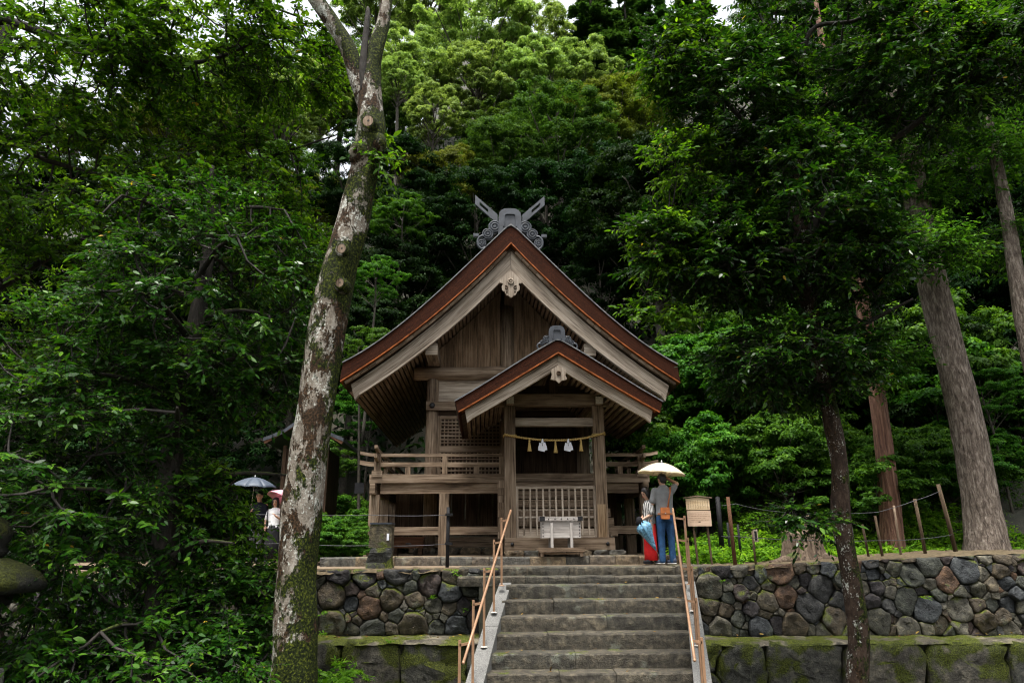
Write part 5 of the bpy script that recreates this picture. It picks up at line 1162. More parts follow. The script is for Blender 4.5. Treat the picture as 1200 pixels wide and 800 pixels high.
# ferns and ground cover on the bank: nobody could count them
def ground_cover(name, label, g, x0, x1, y0, y1, n, leaf, size=.13, h=.35, low=.0):
    X = g.uniform(x0, x1, n); Y = g.uniform(y0, y1, n); Z = np.array(hill_h(X, Y)) + low
    C = np.stack([X, Y, Z + g.uniform(.05, h, n)], 1); O = unit(np.stack([g.normal(size=n), g.normal(size=n) - .5, g.uniform(.1, .6, n)], 1))
    P, D, Nn, L, Wd, t, tw = sprays(g, C, O, 4, .42, 10, size, size * .38, .45, .4)
    return tag(link_mesh(name, leaf_mesh(name, P, D, Nn, L, Wd, t), M[leaf]), label, kind='stuff')
g = np.random.default_rng(8)
ground_cover('fern_cover', 'bright green ferns and ground cover on the right bank', g, 3.75, 11.5, 14.3, 17.2, 1000, 'leaf_fern', .10)
ground_cover('fern_cover', 'ferns and ground cover higher on the right bank', g, 3.75, 13, 17, 24, 1000, 'leaf_shrub', .09, .5)
ground_cover('fern_cover', 'ground cover beside and behind the left veranda', g, -9, -3.6, 18.8, 24, 600, 'leaf_shrub', .14, .4)
ground_cover('low_plants', 'bright low plants below the lichen trunk', g, -3.4, -2.4, 9.3, 11.8, 110, 'leaf_fern', .10, .5, GZ + .15)
ground_cover('low_plants', 'low plants under the left foreground trees', g, -6.5, -3.2, 9.4, 12.2, 260, 'leaf_shrub', .11, .5, GZ + .15)
def hill_cover(g, n):
    X = g.uniform(-38, 38, n); Y = 24 + 50 * g.random(n) ** 1.2; Z = np.array(hill_h(X, Y)); k = (Z > .6); X, Y, Z = X[k], Y[k], Z[k]; n = len(X)
    P = np.stack([X, Y, Z + g.uniform(0, 1.0, n) ** 2], 1); D = unit(g.normal(size=(n, 3)) + np.array([0, -.6, 0])); Nn = unit(UP + g.normal(size=(n, 3)) * .5 + np.array([0, -.5, 0])); L = g.uniform(.25, .55, n)
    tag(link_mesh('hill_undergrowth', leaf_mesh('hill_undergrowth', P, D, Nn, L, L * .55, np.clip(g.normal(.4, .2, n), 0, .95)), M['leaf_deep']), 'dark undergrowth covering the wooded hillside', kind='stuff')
hill_cover(g, 60000)
def tufts(name, label, pts, leaf, g, s=.07):
    C = np.array(pts); P, D, Nn, L, Wd, t, tw = sprays(g, C, unit(np.tile(np.array([[0, -.8, .5]]), (len(C), 1)) + g.normal(size=C.shape) * .4), 3, .12, 5, s, s * .4, .3, .5)
    return tag(link_mesh(name, leaf_mesh(name, P, D, Nn, L, Wd, t), M[leaf]), label, kind='stuff')
tufts('wall_plants', 'small weeds growing in the joints of the stone walls', [tuple(at(x, y, Y)) for x, y, Y in ((505, 700, 12.8), (553, 705, 12.8), (548, 712, 12.8), (533, 670, 12.85), (380, 715, 12.8), (845, 680, 12.8), (455, 750, 12.1), (430, 795, 12.05), (565, 680, 12.8), (1085, 700, 12.7), (380, 742, 12.1))], 'leaf_fern', g)
# ------------------------------------------------------------------ fences, sign, lantern, small things
M['black_paint'] = plain('black_post_paint', (0.008, 0.008, 0.009), 0.7, 0, 0.3, 10, .2)
M['pole_wood'] = wood('pole_wood', (0.022, 0.014, 0.008), (0.058, 0.040, 0.024), (0.115, 0.085, 0.055))
M['pole_red'] = wood('red_brown_pole', (0.03, 0.014, 0.008), (0.085, 0.040, 0.022), (0.13, 0.07, 0.04))
M['wire'] = plain('fence_wire', (0.06, 0.06, 0.065), 0.45, 0.5, 0.1, 5)
def vpost(root, px, py_top, py_bot, Y, r, mat, name='post', n=8, tilt=0.0):
    b = at(px, py_bot, Y); t = at(px, py_top, Y); o = Vector(root.location); x0 = b.x
    return MB().tube([Vector((x0, Y, b.z - .15)) - o, Vector((x0 + tilt * .5, Y, (b.z + t.z) / 2)) - o, Vector((x0 + tilt, Y, t.z)) - o], [r, r * .98, r * .92], n).build(name, mat, root), Vector((x0 + tilt, Y, t.z)), Vector((x0, Y, b.z))
def wire(root, pts, sag=.02, r=.0055):
    o = Vector(root.location); P = []
    for a, b in zip(pts, pts[1:]):
        for k in range(5): t = k / 5; p = Vector(a).lerp(Vector(b), t); p.z -= sag * 4 * t * (1 - t); P.append(p - o)
    P.append(Vector(pts[-1]) - o); return MB().tube(P, r, 5).build('wire', M['wire'], root)
fl = empty('wire_fence', at(524, 668, 13.35)); tag(fl, 'black post with two thin wires running left in front of the veranda', 'fence')
vpost(fl, 524, 594, 668, 13.35, .035, M['black_paint'])
for py in (603, 637):
    a = at(524, py, 13.30); wire(fl, [a, at(433, py + (0 if py < 620 else 2), 13.3), at(330, py - 1, 13.3), at(285, py - 2, 13.3)])
    part('clamp', MB().box(-.05, .09, -.06, .03, a.z - fl.location.z - .02, a.z - fl.location.z + .03), M['black_paint'], fl)
fr = empty('wire_fence', at(1050, 655, 13.55)); tag(fr, 'rustic fence of wooden poles and wires on top of the right wall', 'fence')
P1 = []
for px, pt, pb, r, mat, tl in ((862, 582, 665, .045, 'pole_red', -.02), (1019, 614, 656, .028, 'pole_wood', -.04), (1035, 604, 655, .032, 'pole_wood', -.03), (1056, 592, 653, .026, 'wood', .02), (1085, 584, 650, .038, 'pole_wood', -.03), (1121, 567, 647, .048, 'pole_wood', -.12)):
    _, t, b = vpost(fr, px, pt, pb, 13.55, r * .85, M[mat], tilt=tl); P1.append((t, b))
up_ = [at(845, 592, 13.6), at(862, 590, 13.5), at(900, 598, 13.5), at(955, 602, 13.5), at(1028, 600, 13.5), at(1073, 586, 13.5), at(1102, 575, 13.5)]
lo_ = [at(845, 628, 13.6), at(863, 628, 13.5), at(886, 630, 13.5), at(955, 633, 13.5), at(1031, 633, 13.5), at(1081, 631, 13.5), at(1116, 626, 13.5)]
wire(fr, up_, .01); wire(fr, lo_, .01)
bp = empty('black_post', at(846, 640, 15.6)); tag(bp, 'thick black round post behind the notice board', 'post')
q, t, b = vpost(bp, 846, 583, 640, 15.6, .055, M['black_paint'], 'shaft', 14); part('cap', MB().ell(t - Vector(bp.location), (.052, .052, .03), 12, 5), M['black_paint'], bp)
for px, pt in ((856, 612), (868, 614)):
    e = empty('black_stake', at(px, 650, 15.0)); tag(e, 'thin black stake %s the red-brown pole' % ('left behind' if px < 862 else 'right behind'), 'stake'); vpost(e, px, pt, 650, 15.0, .028, M['black_paint'], 'shaft')
lb = empty('label_stake', at(886, 664, 13.6)); tag(lb, 'short stake with a small framed label on the bank', 'stake')
vpost(lb, 886, 622, 664, 13.6, .022, M['pole_wood'], 'shaft'); c = at(885, 627, 13.55) - Vector(lb.location)
part('label_frame', MB().box(c.x - .04, c.x + .04, c.y - .03, c.y - .005, c.z - .12, c.z + .11), M['wood_pale'], lb); part('label_plate', MB().box(c.x - .022, c.x + .022, c.y - .034, c.y - .0305, c.z - .09, c.z + .08), M['black_paint'], lb)

# notice board
M['board_top'] = wood('new_cypress_board', (0.44, 0.32, 0.19), (0.56, 0.43, 0.27), (0.64, 0.51, 0.34), .7, .02, .5)
M['board_low'] = wood('printed_board', (0.44, 0.31, 0.22), (0.50, 0.36, 0.26), (0.56, 0.42, 0.31), .7, .02, .4)
M['ink'] = plain('brown_ink', (0.16, 0.09, 0.045), .8, 0, .2, 20); M['ink_dark'] = plain('black_ink', (0.035, 0.02, 0.012), .8, 0, .2, 20)
sb = at(823.5, 664, 14.2); sg = empty('notice_board', (sb.x, 14.2, 0.0), R(-2)); tag(sg, 'small wooden notice board with a gabled top and two legs', 'sign')
zt, zm, z0, hw = 1.27, 1.03, .715, .235
for x, tl in ((-.125, .02), (.15, .0)): part('leg', MB().bar((x + .05, .03, -.2), (x, .03, zm), .038, .038, up=(0, 1, 0)), M['pole_wood'], sg)
part('upper_board', MB().prism([(-hw, zm + .004), (hw, zm + .004), (hw, zt - .02), (0, zt + .015), (-hw, zt - .02)], -.015, .012), M['board_top'], sg)
for s in (-1, 1): part('gable_cap', MB().bar((0, -.002, zt + .038), (s * (hw + .055), -.002, zt - .002), .07, .022), M['wood'], sg)
B('lower_board', -hw + .005, hw + .01, -.018, .012, z0, zm - .012, M['board_low'], sg); B('dark_gap', -hw, hw, -.008, .008, zm - .0115, zm + .0035, WD, sg)
rg = random.Random(31); mb = MB()           # upright brush columns, too small to read
for k in range(9):
    x = -hw + .045 + k * .048; z = zt - .045 - abs(x) * .1
    while z > zm + .03:
        l = rg.uniform(.007, .016)
        for q in range(3): a = rg.uniform(-.009, .009); mb.box(x + a - rg.uniform(.003, .008), x + a + rg.uniform(.002, .006), -.0166, -.0152, z - l * rg.uniform(.3, 1), z - l * .2)
        z -= l + .006
part('brush_writing', mb, M['ink'], sg)['kind'] = 'stuff'
mb = MB()
for row, (xa, xb) in enumerate(((-.19, .17), (-.20, .20), (-.20, .21), (-.20, .12), (-.19, .20), (-.2, .0))):
    x = xa; z = zm - .045 - row * .036
    while x < xb:
        l = rg.uniform(.010, .020)
        for q in range(3): a = rg.uniform(0, l); mb.box(x + a, x + a + rg.uniform(.002, .009), -.0196, -.0182, z - rg.uniform(.002, .011), z - rg.uniform(0, .002))
        x += l + .005
part('printed_lines', mb, M['ink'], sg)['kind'] = 'stuff'
part('printed_arrow', MB().prism([(-.035, z0 + .085), (.0, z0 + .095), (.03, z0 + .092), (.03, z0 + .078), (.0, z0 + .074)], -.0196, -.0182), M['ink_dark'], sg)

# mossy marker of two stones
mk = empty('stone_marker', at(446, 668, 13.25)); tag(mk, 'square mossy stone marker with a small white tag before the veranda', 'stone marker')
M['marker'] = stone('marker_stone', [(0.085, 0.072, 0.046)], 0.25, 0.16, .75, 11)
def rough_block(x, y, z0, z1, k0=1.0, k1=1.0, sd=0.0, am=.02):
    rings = []
    for i in range(7):
        t = i / 6; z = z0 + (z1 - z0) * t; k = k0 + (k1 - k0) * t; ring = []
        for a, b in ((-1, -1), (-.5, -1.02), (0, -1), (.5, -1.02), (1, -1), (1, 0), (1, 1), (0, 1), (-1, 1), (-1, 0)):
            q = Vector((a * x * k, b * y * k, z)); ring.append(q + Vector((noise.noise(q * 4 + Vector((sd, 0, 0))), noise.noise(q * 4 + Vector((0, sd, 0))), 0)) * am)
        rings.append(ring)
    return MB().rings(rings, True, False)
M['marker_base'] = stone('marker_base_stone', [(0.055, 0.055, 0.050)], 0.5, 0.40)
part('base_stone', rough_block(.215, .2, -.12, .40, 1.05, .90, 2, .08), M['marker_base'], mk); part('upper_block', rough_block(.195, .18, .405, .815, 1, .98, 5, .03), M['marker'], mk); part('cap', rough_block(.205, .19, .817, .845, 1, 1, 7, .008), M['slate'], mk)
part('white_tag', MB().box(.125, .165, -.215, -.195, .53, .65), M['paper'], mk)

# storage box under the veranda
p = SWp(-2.45, 2.2, .45); bxo = empty('storage_box', p, TH); tag(bxo, 'dark red-brown wooden box under the left veranda', 'box')
B('box_body', -.38, .38, -.2, .2, -.13, .09, M['pole_red'], bxo); B('box_lid', -.40, .40, -.22, .22, .092, .125, M['pole_red'], bxo); part('latch', MB().ell((.02, -.205, -.03), (.08, .012, .02), 10, 4), M['wire'], bxo)
for s in (-1, 1): B('box_foot', s * .3 - .05, s * .3 + .05, -.18, .18, -.30, -.131, M['wood_dark'], bxo)

# stone lantern at the left edge
ln = empty('stone_lantern', (-5.12, 7.0, GZ)); tag(ln, 'mossy stone lantern cut off by the left edge', 'stone lantern')
def hexl(prof, tw=0.0, n=6, nz=.012):
    rings = []
    for r, z in prof:
        ring = []
        for k in range(n * 4):
            a = 2 * pi * k / (n * 4) + tw; rr = r / max(cos((a - tw) % (2 * pi / n) - pi / n), .5) * cos(pi / n) if n < 12 else r
            q = Vector((rr * cos(a), rr * sin(a), z)); ring.append(q * 1 + Vector((q.x, q.y, 0)) * noise.noise(q * 3) * nz * 5)
        rings.append(ring)
    return MB().rings(rings, True, True)
L0 = -GZ
part('base', hexl([(.50, -.1), (.50, .55), (.44, .62)], .3), M['lantern'], ln); part('plinth', hexl([(.30, .62), (.31, L0 - .85), (.30, L0 - .70)], .3, 4), M['lantern'], ln)
part('shaft', MB().lathe([(.19, L0 - .70), (.17, L0 - .6), (.15, L0 - .4), (.165, L0 - .2), (.18, L0 - .14)], 18), M['lantern'], ln)
part('firebox', hexl([(.24, L0 - .14), (.26, L0 - .1), (.26, L0 + .0), (.24, L0 + .02)], .3), M['lantern_moss_shaded'], ln)
part('roof', hexl([(.50, L0 - .02), (.55, L0 + .03), (.53, L0 + .09), (.46, L0 + .17), (.30, L0 + .25), (.16, L0 + .30)], .3, 6, .02), M['lantern_moss_shaded'], ln)
part('finial', MB().lathe([(.10, L0 + .30), (.14, L0 + .36), (.11, L0 + .42), (.14, L0 + .47), (.15, L0 + .54), (.11, L0 + .63), (.03, L0 + .69)], 16), M['lantern_moss_shaded'], ln)

# small building glimpsed behind the leaning trunk
hb = at(362, 560, 21.0); hs_ = empty('small_shrine', (hb.x, 21.0, -.05), R(4)); tag(hs_, 'small dark wooden building with grey roof half hidden by the leaning trunk', 'building')
for i in range(10): B('wall_plank', -.6 + i * .12, -.6 + i * .12 + .116, -.6, -.56, .4, 3.2, M['wood_dark'], hs_)
for s in (-1, 1): B('corner_post', s * .62 - .05, s * .62 + .05, -.66, -.52, .0, 3.3, WD, hs_); B('side_wall', s * .60 - .03, s * .60 + .03, -.5, 1.4, .4, 3.2, WD, hs_)
B('floor_beam', -.68, .68, -.7, -.5, .2, .38, WD, hs_)
for s in (-1, 1):
    rf = part('roof', MB().rings([[(s * .0, -1.1, 4.15), (s * .0, 1.8, 4.15), (s * .0, 1.8, 4.03), (s * .0, -1.1, 4.03)], [(s * .62, -1.1, 3.68), (s * .62, 1.8, 3.68), (s * .62, 1.8, 3.57), (s * .62, -1.1, 3.57)], [(s * 1.15, -1.1, 3.46), (s * 1.15, 1.8, 3.46), (s * 1.15, 1.8, 3.36), (s * 1.15, -1.1, 3.36)]], True, False), M['slate'], hs_)
    part('roof_edge', MB().bar((s * .02, -1.06, 3.99), (s * 1.12, -1.06, 3.32), .06, .09), M['wood_new'] if False else M['pole_red'], rf)

# ------------------------------------------------------------------ umbrellas and people
def cloth(name, c, rough=.85, var=.12, sc=14): return plain(name, c, rough, 0, var, sc, .2, .15)
M['skin'] = plain('skin', (0.46, 0.27, 0.19), .5, 0, .06, 6, .4); M['hair'] = plain('black_hair', (0.012, 0.010, 0.010), .45, 0, .3, 30)
M['polo'] = cloth('grey_polo', (0.20, 0.205, 0.21)); M['jeans'] = cloth('blue_jeans', (0.018, 0.055, 0.13), .85, .35); M['leather'] = plain('tan_leather', (0.34, 0.105, 0.025), .45, 0, .2, 9)
M['red_cloth'] = cloth('red_cloth', (0.58, 0.020, 0.022)); M['navy'] = cloth('navy_cloth', (0.014, 0.017, 0.028)); M['greycloth'] = cloth('grey_trousers', (0.10, 0.10, 0.11)); M['whitecloth'] = cloth('white_cloth', (0.72, 0.73, 0.75), .85, .04)
M['blackcloth'] = cloth('black_cloth', (0.010, 0.010, 0.012)); M['shoe'] = cloth('shoe_cloth', (0.05, 0.06, 0.09)); M['sole'] = cloth('white_sole', (0.6, 0.6, 0.6))
def striped():
    m, t, b, o = nm('striped_cloth'); tc = N(t, 'ShaderNodeTexCoord'); w = N(t, 'ShaderNodeTexWave'); w.inputs['Scale'].default_value = 11; w.inputs['Distortion'].default_value = 1.5; w.inputs['Detail Scale'].default_value = 2
    t.links.new(tc.outputs['Object'], w.inputs['Vector']); c = ramp(t, [(.42, (0.02, 0.02, 0.022)), (.58, (0.55, 0.54, 0.52))], w.outputs[0]); t.links.new(c.outputs[0], b.inputs['Base Color']); b.inputs['Roughness'].default_value = .85; return m
M['stripes'] = striped()
def umb_mat(name, c, trans=.35):
    m, t, b, o = nm(name); geo = N(t, 'ShaderNodeNewGeometry'); n = noise_tex(t, geo.outputs['Position'], 5, 3); cr = ramp(t, [(.3, tuple(x * .9 for x in c)), (.7, c)], n.outputs[0]); t.links.new(cr.outputs[0], b.inputs['Base Color']); b.inputs['Roughness'].default_value = .55
    tr = N(t, 'ShaderNodeBsdfTranslucent'); t.links.new(cr.outputs[0], tr.inputs[0]); ms = N(t, 'ShaderNodeMixShader'); ms.inputs[0].default_value = trans; t.links.new(b.outputs[0], ms.inputs[1]); t.links.new(tr.outputs[0], ms.inputs[2]); t.links.new(ms.outputs[0], o.inputs['Surface']); return m
M['u_cream'] = umb_mat('cream_canopy', (0.80, 0.70, 0.52)); M['u_slate'] = umb_mat('slate_canopy', (0.045, 0.060, 0.085), .05); M['u_pink'] = umb_mat('pink_canopy', (0.80, 0.42, 0.50), .4); M['steel'] = plain('steel', (0.45, 0.45, 0.46), .3, .9, .05)
M['u_blue'] = plain('blue_print_canopy', (0.10, 0.24, 0.36), .55, 0, .75, 28)
def umbrella(label, top, rad, h, tilt, mat, shaft=.75, n=8):
    root = empty('umbrella', top); tag(root, label, 'umbrella'); root.rotation_euler = tilt
    for k in range(n):
        rings = []
        for i in range(7):
            f = i / 6; ring = []
            for j in range(5):
                u = j / 4; a = 2 * pi * (k + u) / n; sag = sin(pi * u); r = rad * f * (1 - .055 * sag * f); z = -h * (f ** 1.9) - .012 * sag * f * (1 - f) + .02 * sag * f ** 3
                ring.append((r * cos(a), r * sin(a), z))
            rings.append(ring)
        mb = MB(); mb.rings(rings, False, True, False); o = mb.build('panel', M[mat], root); sm_ = o.modifiers.new('thick', 'SOLIDIFY'); sm_.thickness = .003
    for k in range(n):
        a = 2 * pi * k / n; MB().tube([(rad * f * cos(a), rad * f * sin(a), -h * f ** 1.9 - .008) for f in (.05, .35, .7, 1.0)], .003, 5).build('rib', M['steel'], root)
        MB().tube([(0, 0, -.26), (rad * .5 * cos(a), rad * .5 * sin(a), -h * .5 ** 1.9 - .01)], .0025, 4).build('stretcher', M['steel'], root)
    MB().tube([(0, 0, .05), (0, 0, -.2), (0, 0, -shaft)], [.004, .006, .006], 8).build('shaft', M['steel'], root); MB().tube([(0, 0, -shaft), (0, 0, -shaft - .12)], .013, 8).build('handle', M['blackcloth'], root)
    MB().lathe([(.018, -.008), (.014, .012), (.006, .05)], 8).build('ferrule', M['steel'], root); return root
def solid(name, mb, mat, parent, vox=.014, smooth=4):
    me = mb.mesh('tmp'); o = bpy.data.objects.new('tmp', me); col.objects.link(o)
    m = o.modifiers.new('r', 'REMESH'); m.mode = 'VOXEL'; m.voxel_size = vox; m.use_smooth_shade = True
    s = o.modifiers.new('s', 'SMOOTH'); s.iterations = smooth; s.factor = .5
    dg = bpy.context.evaluated_depsgraph_get(); me2 = bpy.data.meshes.new_from_object(o.evaluated_get(dg)); bpy.data.objects.remove(o); me2.name = name; me2.materials.clear(); me2.materials.append(mat)
    r = link_mesh(name, me2, None, parent); return r
def limb(mb, pts, rad, n=12):
    mb.tube(pts, rad, n)
    for p, r in zip(pts, rad): mb.ell(p, (r, r, r), n, 8)
def hand(mb, w, d, n, s=1.0, curl=.6):
    """palm and five bent fingers from the wrist w along d, palm normal n"""
    w = Vector(w); d = Vector(d).normalized(); n = (Vector(n) - d * Vector(n).dot(d)).normalized(); x = d.cross(n)
    R3 = Matrix((x, d, n)).transposed(); mb.ell(w + d * .05 * s, (.042 * s, .055 * s, .018 * s), 10, 8, R3)
    for k, (off, l) in enumerate(((-.03, .065), (-.01, .078), (.01, .074), (.03, .058))):
        a = w + d * .09 * s + x * off * s; b = a + d * l * .45 * s + n * l * .25 * curl * s; c = b + d * l * .30 * s * (1 - curl * .5) + n * l * .5 * curl * s
        limb(mb, [a, b, c], [.0095 * s, .009 * s, .0075 * s], 7)
    a = w + d * .03 * s - x * .035 * s; limb(mb, [a, a - x * .03 * s + d * .03 * s + n * .012, a - x * .028 * s + d * .06 * s + n * .028], [.012 * s, .010 * s, .008 * s], 7)
def head(mb, c, f, k=1.0):
    """skull, jaw, nose, ears; f is the facing direction (unit, horizontal-ish)"""
    c = Vector(c); f = Vector(f).normalized(); x = f.cross(Vector((0, 0, 1))).normalized(); u = x.cross(f); R3 = Matrix((x, f, u)).transposed()
    mb.ell(c + u * .02 * k, (.074 * k, .092 * k, .095 * k), 16, 12, R3); mb.ell(c + f * .022 * k - u * .055 * k, (.056 * k, .066 * k, .062 * k), 14, 10, R3)
    mb.ell(c + f * .095 * k - u * .018 * k, (.013 * k, .018 * k, .024 * k), 8, 6, R3)
    for s in (-1, 1): mb.ell(c + x * s * .078 * k - u * .012 * k, (.012 * k, .022 * k, .032 * k), 8, 6, R3)
    return x, f, u
def face(root, c, f, k=1.0):
    c = Vector(c); f = Vector(f).normalized(); x = f.cross(Vector((0, 0, 1))).normalized(); u = x.cross(f)
    for s in (-1, 1): MB().ell(c + f * .086 * k + x * s * .030 * k - u * .0 * k, (.013 * k, .008 * k, .007 * k), 8, 5).build('eye', M['hair'], root); MB().ell(c + f * .087 * k + x * s * .031 * k + u * .018 * k, (.018 * k, .007 * k, .004 * k), 8, 5).build('eyebrow', M['hair'], root)
    MB().ell(c + f * .088 * k - u * .062 * k, (.020 * k, .008 * k, .006 * k), 8, 5).build('mouth', M['red_cloth'], root)
def hair(root, c, f, k=1.0, long=0.0, mat='hair'):
    c = Vector(c); f = Vector(f).normalized(); x = f.cross(Vector((0, 0, 1))).normalized(); u = x.cross(f); R3 = Matrix((x, f, u)).transposed(); mb = MB()
    mb.ell(c + u * .042 * k - f * .014 * k, (.086 * k, .100 * k, .086 * k), 16, 10, R3); mb.ell(c - f * .045 * k - u * .01 * k, (.080 * k, .062 * k, .085 * k), 14, 8, R3)
    if long:
        mb.ell(c - f * .035 * k - u * (.04 + long * .4) * k, (.092 * k, .075 * k, (.07 + long) * k), 14, 8, R3)
        for s in (-1, 1): mb.ell(c + x * s * .075 * k + f * .02 * k - u * long * .3, (.022 * k, .045 * k, (.07 + long * .6) * k), 10, 8, R3)
    solid('hair', mb, M[mat], root, .012, 2)
def shoes(root, spots, f, mat='shoe'):
    f = Vector(f).normalized(); x = f.cross(Vector((0, 0, 1)))
    for p in spots:
        p = Vector(p); R3 = Matrix((x, f, Vector((0, 0, 1)))).transposed(); mb = MB(); mb.ell(p + f * .06 + Vector((0, 0, .045)), (.046, .125, .040), 14, 8, R3); mb.ell(p - f * .01 + Vector((0, 0, .07)), (.042, .055, .055), 12, 8, R3); s = solid('shoe', mb, M[mat], root, .010, 2)
        MB().ell(p + f * .055 + Vector((0, 0, .016)), (.044, .125, .013), 14, 6, R3).build('sole', M['sole'] if mat == 'shoe' else M[mat], s)

# man in grey polo, seen from behind, holding the cream umbrella
mp = at(783, 661, 13.9); man = empty('person', (mp.x, 13.9, 0.004)); tag(man, 'person in grey polo shirt and blue jeans seen from behind under a cream umbrella', 'person')
HF = Vector((-.45, .9, -.05))
bd = MB(); head(bd, (-.01, .02, 1.615), HF); limb(bd, [(0, 0, 1.40), (-.005, .01, 1.54)], [.062, .056])
limb(bd, [(.0, 0, .98), (0, 0, 1.15), (0, 0, 1.30)], [.10, .10, .09])
limb(bd, [(.165, .0, 1.39), (.29, .05, 1.53), (.11, .14, 1.66)], [.058, .046, .033]); hand(bd, (.11, .14, 1.66), (-.45, .3, .6), (-.6, .4, .1), .95, .9)
limb(bd, [(-.175, .0, 1.39), (-.235, .0, 1.14), (-.19, .20, 1.04)], [.058, .045, .032]); hand(bd, (-.19, .20, 1.04), (.1, .9, -.1), (.9, .1, .1), .95, .6)
for s in (-1, 1): limb(bd, [(s * .09, 0, .95), (s * .10, .01, .50), (s * .105, .0, .09)], [.085, .058, .042])
solid('body', bd, M['skin'], man, .015, 3)
sh = MB()
for z, rx, ry in ((.93, .178, .125), (1.0, .172, .122), (1.1, .166, .118), (1.22, .178, .122), (1.32, .188, .122), (1.40, .165, .105), (1.45, .10, .085)): pass
sh.rings([[(rx * cos(a), ry * sin(a), z) for a in np.linspace(0, 2 * pi, 24, endpoint=False)] for z, rx, ry in ((.91, .180, .130), (.94, .182, .130), (1.02, .172, .124), (1.12, .170, .120), (1.24, .182, .124), (1.34, .188, .122), (1.41, .165, .105), (1.46, .100, .088), (1.50, .072, .072))])
limb(sh, [(.16, 0, 1.385), (.235, .03, 1.47)], [.076, .066]); limb(sh, [(-.165, 0, 1.385), (-.225, 0, 1.19)], [.076, .066]); solid('polo_shirt', sh, M['polo'], man, .013, 3)
tr = MB()
tr.rings([[(rx * cos(a), ry * sin(a), z) for a in np.linspace(0, 2 * pi, 20, endpoint=False)] for z, rx, ry in ((.80, .165, .13), (.88, .170, .132), (.97, .162, .122))])
for s in (-1, 1): limb(tr, [(s * .085, 0, .86), (s * .095, .01, .50), (s * .10, 0, .07)], [.098, .074, .064])
solid('jeans', tr, M['jeans'], man, .013, 3)
hair(man, (-.01, .02, 1.615), HF, 1.0); shoes(man, [(-.11, .0, 0), (.11, -.02, 0)], (-.5, .6, 0))
MB().box(-.165, .165, -.128, -.118, .93, .955).build('belt', M['leather'], man)
bg_ = empty('shoulder_bag', man.location + Vector((-.03, -.17, .86))); tag(bg_, 'tan leather shoulder bag on the back of the person in grey', 'bag')
part('bag_body', MB().rings([[(sx * (.085 - i * .01) * 1.0, -.035 + yy, z) for sx, yy in ((-1, 0), (1, 0), (1, .07), (-1, .07))] for i, z in ((1, -.02), (0, .0), (0, .17), (1, .2))], True, False), M['leather'], bg_); part('flap', MB().box(-.088, .088, -.042, -.036, .085, .195), M['leather'], bg_); part('buckle', MB().box(-.012, .012, -.047, -.0425, .08, .10), M['steel'], bg_)
part('strap', MB().rings([[Vector(p) + Vector(w) for w in ((-.015, -.004, -.01), (.015, -.004, .01), (.015, .004, .01), (-.015, .004, -.01))] for p in ((.06, .0, .17), (.10, .035, .35), (.14, .035, .50), (.155, .10, .60), (.12, .20, .58))], True, True), M['leather'], bg_)
umbrella('open cream umbrella held by the person in grey polo', man.location + Vector((.03, .10, 1.955)), .50, .235, (R(2), R(5), R(10)), 'u_cream', .34)

# woman with red skirt looking down at the folded umbrella
wp = at(764.0, 660, 14.05); wom = empty('person', (wp.x, 14.05, .004)); tag(wom, 'person in striped top and red wide trousers looking down at a folded umbrella', 'person')
WF = Vector((-.85, -.35, -.38)); hc = (-.045, -.03, 1.36)
bd = MB(); head(bd, hc, WF, .98); limb(bd, [(0, 0, 1.17), (-.03, -.02, 1.29)], [.055, .048]); limb(bd, [(0, 0, .85), (0, 0, 1.0), (0, 0, 1.08)], [.09, .085, .08])
limb(bd, [(.03, -.13, 1.13), (.02, -.16, .93), (-.16, -.14, .84)], [.046, .038, .027]); hand(bd, (-.16, -.14, .84), (-.9, .0, -.3), (0, .3, -.9), .9, .9)
limb(bd, [(-.03, .12, 1.13), (-.05, .14, .93), (-.18, .02, .85)], [.046, .038, .027]); hand(bd, (-.18, .02, .85), (-.8, -.3, -.3), (0, -.3, -.9), .9, .9)
for s in (-1, 1): limb(bd, [(0, s * .08, .82), (0, s * .085, .42), (0, s * .085, .08)], [.075, .05, .036])
solid('body', bd, M['skin'], wom, .015, 3); face(wom, hc, WF, .98); hair(wom, hc, WF, .98, .05)
sh = MB(); sh.rings([[(rx * cos(a), ry * sin(a), z) for a in np.linspace(0, 2 * pi, 20, endpoint=False)] for z, rx, ry in ((.76, .125, .155), (.84, .12, .15), (.95, .112, .14), (1.06, .118, .155), (1.14, .105, .145), (1.22, .06, .07))])
limb(sh, [(.02, -.12, 1.12), (.02, -.165, .98)], [.066, .062]); limb(sh, [(-.02, .12, 1.12), (-.04, .15, .98)], [.066, .062]); solid('striped_top', sh, M['stripes'], wom, .013, 3)
sk = MB(); K = 40; sk.rings([[((r * (1 + .07 * sin(a * 7) * (1 - z / .85))) * cos(a), r * 1.1 * (1 + .07 * sin(a * 7 + 1) * (1 - z / .85)) * sin(a), z) for a in np.linspace(0, 2 * pi, K, endpoint=False)] for z, r in ((.07, .130), (.25, .128), (.5, .126), (.7, .125), (.82, .118))]); sk.build('red_trousers', M['red_cloth'], wom)
shoes(wom, [(-.03, -.075, 0), (.0, .08, 0)], (-.85, -.35, 0), 'blackcloth')
